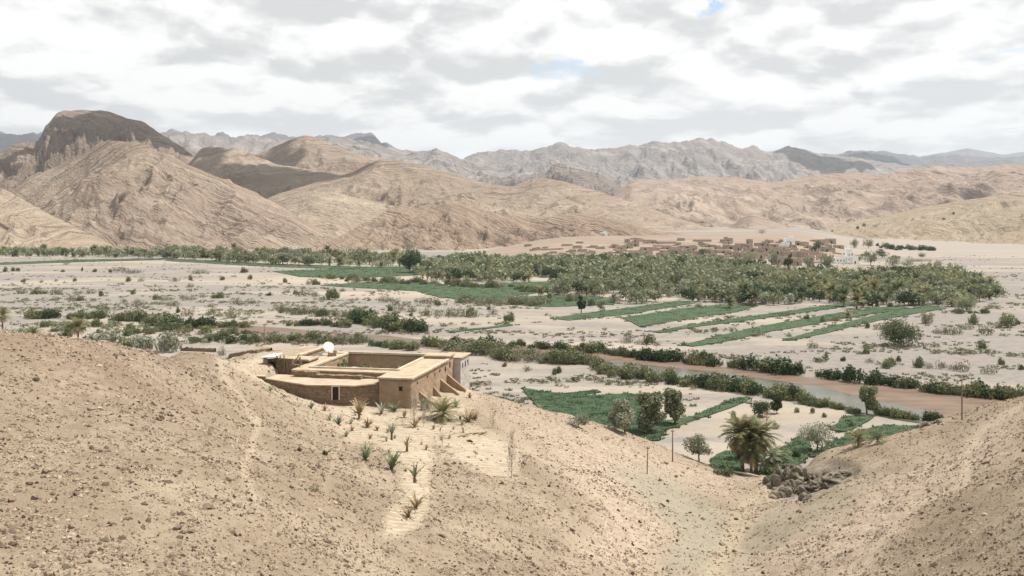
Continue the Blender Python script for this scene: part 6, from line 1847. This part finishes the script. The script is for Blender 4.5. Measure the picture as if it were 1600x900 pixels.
# mosque with its square minaret
P = G(1325, 412); s_ = px2m(P[1])
mq = empty('mosque', tuple(P), 0.12, 'white mosque with a square tapering minaret at the village edge', 'mosque')
def mq_part(name, boxes, mt='white', parent=None):
    mb = MB()
    for c, s, tp in boxes: mb.box([x * s_ for x in c], [x * s_ for x in s], taper=tp)
    return link(name, mb.mesh(name, [M[mt]]), parent or mq)
mn = mq_part('minaret', [((0, 0, 10.5), (8, 8, 22), 0.9), ((0, 0, 22.3), (8.4, 8.4, 1.6), 1.0), ((0, 0, 25), (4, 4, 4.4), 0.85)])
for sx_ in (-3.2, 3.2):
    for sy_ in (-3.2, 3.2): mq_part('merlon', [((sx_, sy_, 23.7), (1.3, 1.3, 1.4), 0.7)], parent=mn)
mq_part('window', [((0, -4.02, 14), (1.0, 0.5, 2.2), 1.0)], 'opening_shade', mn); mq_part('window', [((0, -4.02, 7), (1.0, 0.5, 2.2), 1.0)], 'opening_shade', mn)
hl_ = mq_part('hall', [((9.5, 3, 5.2), (10.5, 16, 12), 1.0), ((9.5, -4.6, 11.8), (10.9, 0.9, 1.4), 1.0)])
mq_part('hall', [((-13, 4, 4.2), (17, 14, 9.5), 1.0), ((-13, -2.9, 9.3), (17.3, 0.8, 1.0), 1.0)])
for x_ in (-18, -13, -8): mq_part('window', [((x_, -3.02, 5.0), (1.6, 0.5, 2.2), 1.0)], 'opening_shade')
mq_part('door', [((9.5, -5.03, 2.0), (2.0, 0.4, 4.5), 1.0)], 'opening_shade')
# ruined towers and walls
for i, (px, py, w_, h_) in enumerate([(1271, 406, 3, 16), (1277, 407, 3, 18), (1283, 405, 2.5, 13), (1263, 405, 3, 9)]):
    P = G(px, py); s_ = px2m(P[1]); mb = MB()
    mb.box((0, 0, h_ * s_ / 2 - .2), (w_ * s_, w_ * s_, h_ * s_), taper=0.7); mb.box((w_ * s_ * 0.1, 0, h_ * s_ * 1.0), (w_ * s_ * 0.35, w_ * s_ * 0.4, h_ * s_ * 0.1), taper=0.6)
    tag(link('ruined_tower', mb.mesh('ruined_tower', [M['village2']]), None, tuple(P), 0.2 * i), ['left thin tower of weathered mud in the ruins', 'tallest thin tower of weathered mud in the ruins', 'right thin tower of weathered mud in the ruins', 'stub of a mud tower left of the thin ones'][i], 'tower')
ground_wall([(1424, 409), (1440, 409), (1455, 408)], 3.0, 1.0, 'village', 'reddish mud wall on the sand right of the mosque', name='mud_wall', seed=6)
P = G(1465, 415); s_ = px2m(P[1]); o = tag(link('mud_hut', KITS[2]['w'][0], None, tuple(P), 0.3, (9 * s_, 8 * s_, 4.5 * s_)), 'small square mud hut alone at the grove corner', 'hut'); link('roof', KITS[2]['r'], o); link('door', KITS[2]['d'], o)
ground_wall([(790, 409), (812, 407), (832, 408)], 2.0, 1.0, 'village2', 'low mud wall at the left end of the village', name='mud_wall', seed=7)
ground_wall([(905, 398), (915, 402), (925, 407)], 2.6, 1.0, 'village', 'slanting mud wall below the left village houses', name='mud_wall', seed=8)
ground_wall([(1180, 399), (1200, 401), (1222, 400)], 3.0, 1.0, 'village2', 'mud wall running in front of the tall village houses', name='mud_wall', seed=9)
ground_wall([(1285, 397), (1300, 396), (1315, 398)], 2.2, 1.0, 'village2', 'mud wall left of the mosque', name='mud_wall', seed=10)

for i, (x0, y0, x1, y1) in enumerate([(960, 392, 1000, 394), (1000, 404, 1048, 406), (1020, 385, 1062, 386), (1048, 393, 1090, 394), (1086, 404, 1124, 406), (1100, 391, 1140, 392), (1140, 398, 1180, 399), (1150, 406, 1176, 408), (1205, 406, 1236, 407), (1240, 394, 1275, 395), (1250, 410, 1292, 412), (870, 400, 905, 401), (845, 391, 880, 390)]):
    ground_wall([(x0, y0), ((x0 + x1) / 2, (y0 + y1) / 2 + .4), (x1, y1)], 2.3, 0.8, 'village' if i % 2 else 'village2', ORD[i] + ' low mud yard wall of the village from its far left' if False else 'low mud yard wall among the village houses, ' + ['left of centre', 'front left', 'upper left', 'middle left', 'front middle', 'middle', 'right of the middle', 'front right of the middle', 'front right', 'right', 'by the ruined towers', 'left outskirts', 'upper left outskirts'][i], name='yard_wall', cat='wall', seed=20 + i)

# ------------------------------------------------------------------ clouds high above, out of the frame, that shade some hills
m, q = mat('cloud_white'); finish(q, (0.85, 0.86, 0.88), 1.0, None, spec=0.0); M['cloud'] = m
def cloud(target, rx, ry, alt, seed, label):
    T = np.array(target, float); sd = np.array(SUN_DIR); C = T + sd * ((alt - T[2]) / sd[2])
    r = np.random.default_rng(seed); Vs = []; Fs = []; n = 0
    nu, nv = 30, 14
    th, ph = np.meshgrid(np.linspace(0, 2 * math.pi, nu, endpoint=False), np.linspace(0.02, math.pi - 0.02, nv))
    for k in range(14):
        a = r.random() * 6.28; rr = r.random() ** 0.5 * 0.75
        c = np.array([rx * rr * math.cos(a), ry * rr * math.sin(a), 0]); R = min(rx, ry) * r.uniform(0.28, 0.5) * (1.2 - 0.5 * rr)
        x = np.sin(ph) * np.cos(th); y = np.sin(ph) * np.sin(th); z = np.cos(ph)
        dsp = 1 + 0.35 * fbm(x * 1.6 + k * 7, y * 1.6 + z * 1.3, 4, seed + k)
        v = np.stack([c[0] + x * R * dsp, c[1] + y * R * dsp, z * R * 0.45 * dsp], 2).reshape(-1, 3)
        f = []
        i = np.arange(nv - 1)[:, None] * nu + np.arange(nu)[None]; j = np.arange(nv - 1)[:, None] * nu + (np.arange(nu)[None] + 1) % nu
        f = np.stack([i, i + nu, j + nu, j], 2).reshape(-1, 4)
        Vs.append(v); Fs.append(f + n); n += len(v)
    me = mesh_np('cloud', np.concatenate(Vs), np.concatenate(Fs), M['cloud'], smooth=True)
    return tag(link('cloud', me, None, tuple(C)), label, kind='structure')


cloud((-1110, 2790, 285), 270, 220, 1750, 1, 'high cloud whose shadow darkens the mesa')
cloud((-1420, 2560, 160), 110, 160, 1750, 2, 'high cloud left of the mesa')
cloud((-500, 2200, 110), 240, 210, 1750, 3, 'high cloud shading the hollow between the left hills')
cloud((-745, 2330, 185), 85, 110, 1750, 4, 'small high cloud over the flat dark crest')
cloud((-700, 2900, 215), 110, 130, 1750, 5, 'high cloud over the rounded brown hill')
cloud((2350, 7600, 420), 380, 500, 3400, 6, 'high cloud over the far central mountains')
cloud((3900, 11000, 500), 1500, 900, 4600, 7, 'wide high cloud over the right far range')
cloud((-5300, 10300, 600), 900, 700, 4600, 8, 'high cloud over the far left peaks')
cloud((-1450, 10400, 600), 500, 600, 4600, 9, 'high cloud over the distant blue peaks')

# ------------------------------------------------------------------ haze
m = bpy.data.materials.new('haze_air'); m.use_nodes = True; q = NT(m.node_tree)
pv = q.new('ShaderNodeVolumePrincipled'); pv.inputs['Color'].default_value = (0.82, 0.90, 1.0, 1); pv.inputs['Density'].default_value = HAZE; pv.inputs['Anisotropy'].default_value = 0.2
q.new('ShaderNodeOutputMaterial', i_Volume=pv.outputs[0])
mb = MB(); mb.box((0, 9500, 646), (66000, 24000, 1328))
tag(link('haze', mb.mesh('haze', [m])), 'thin pale haze filling the valley air', kind='stuff')
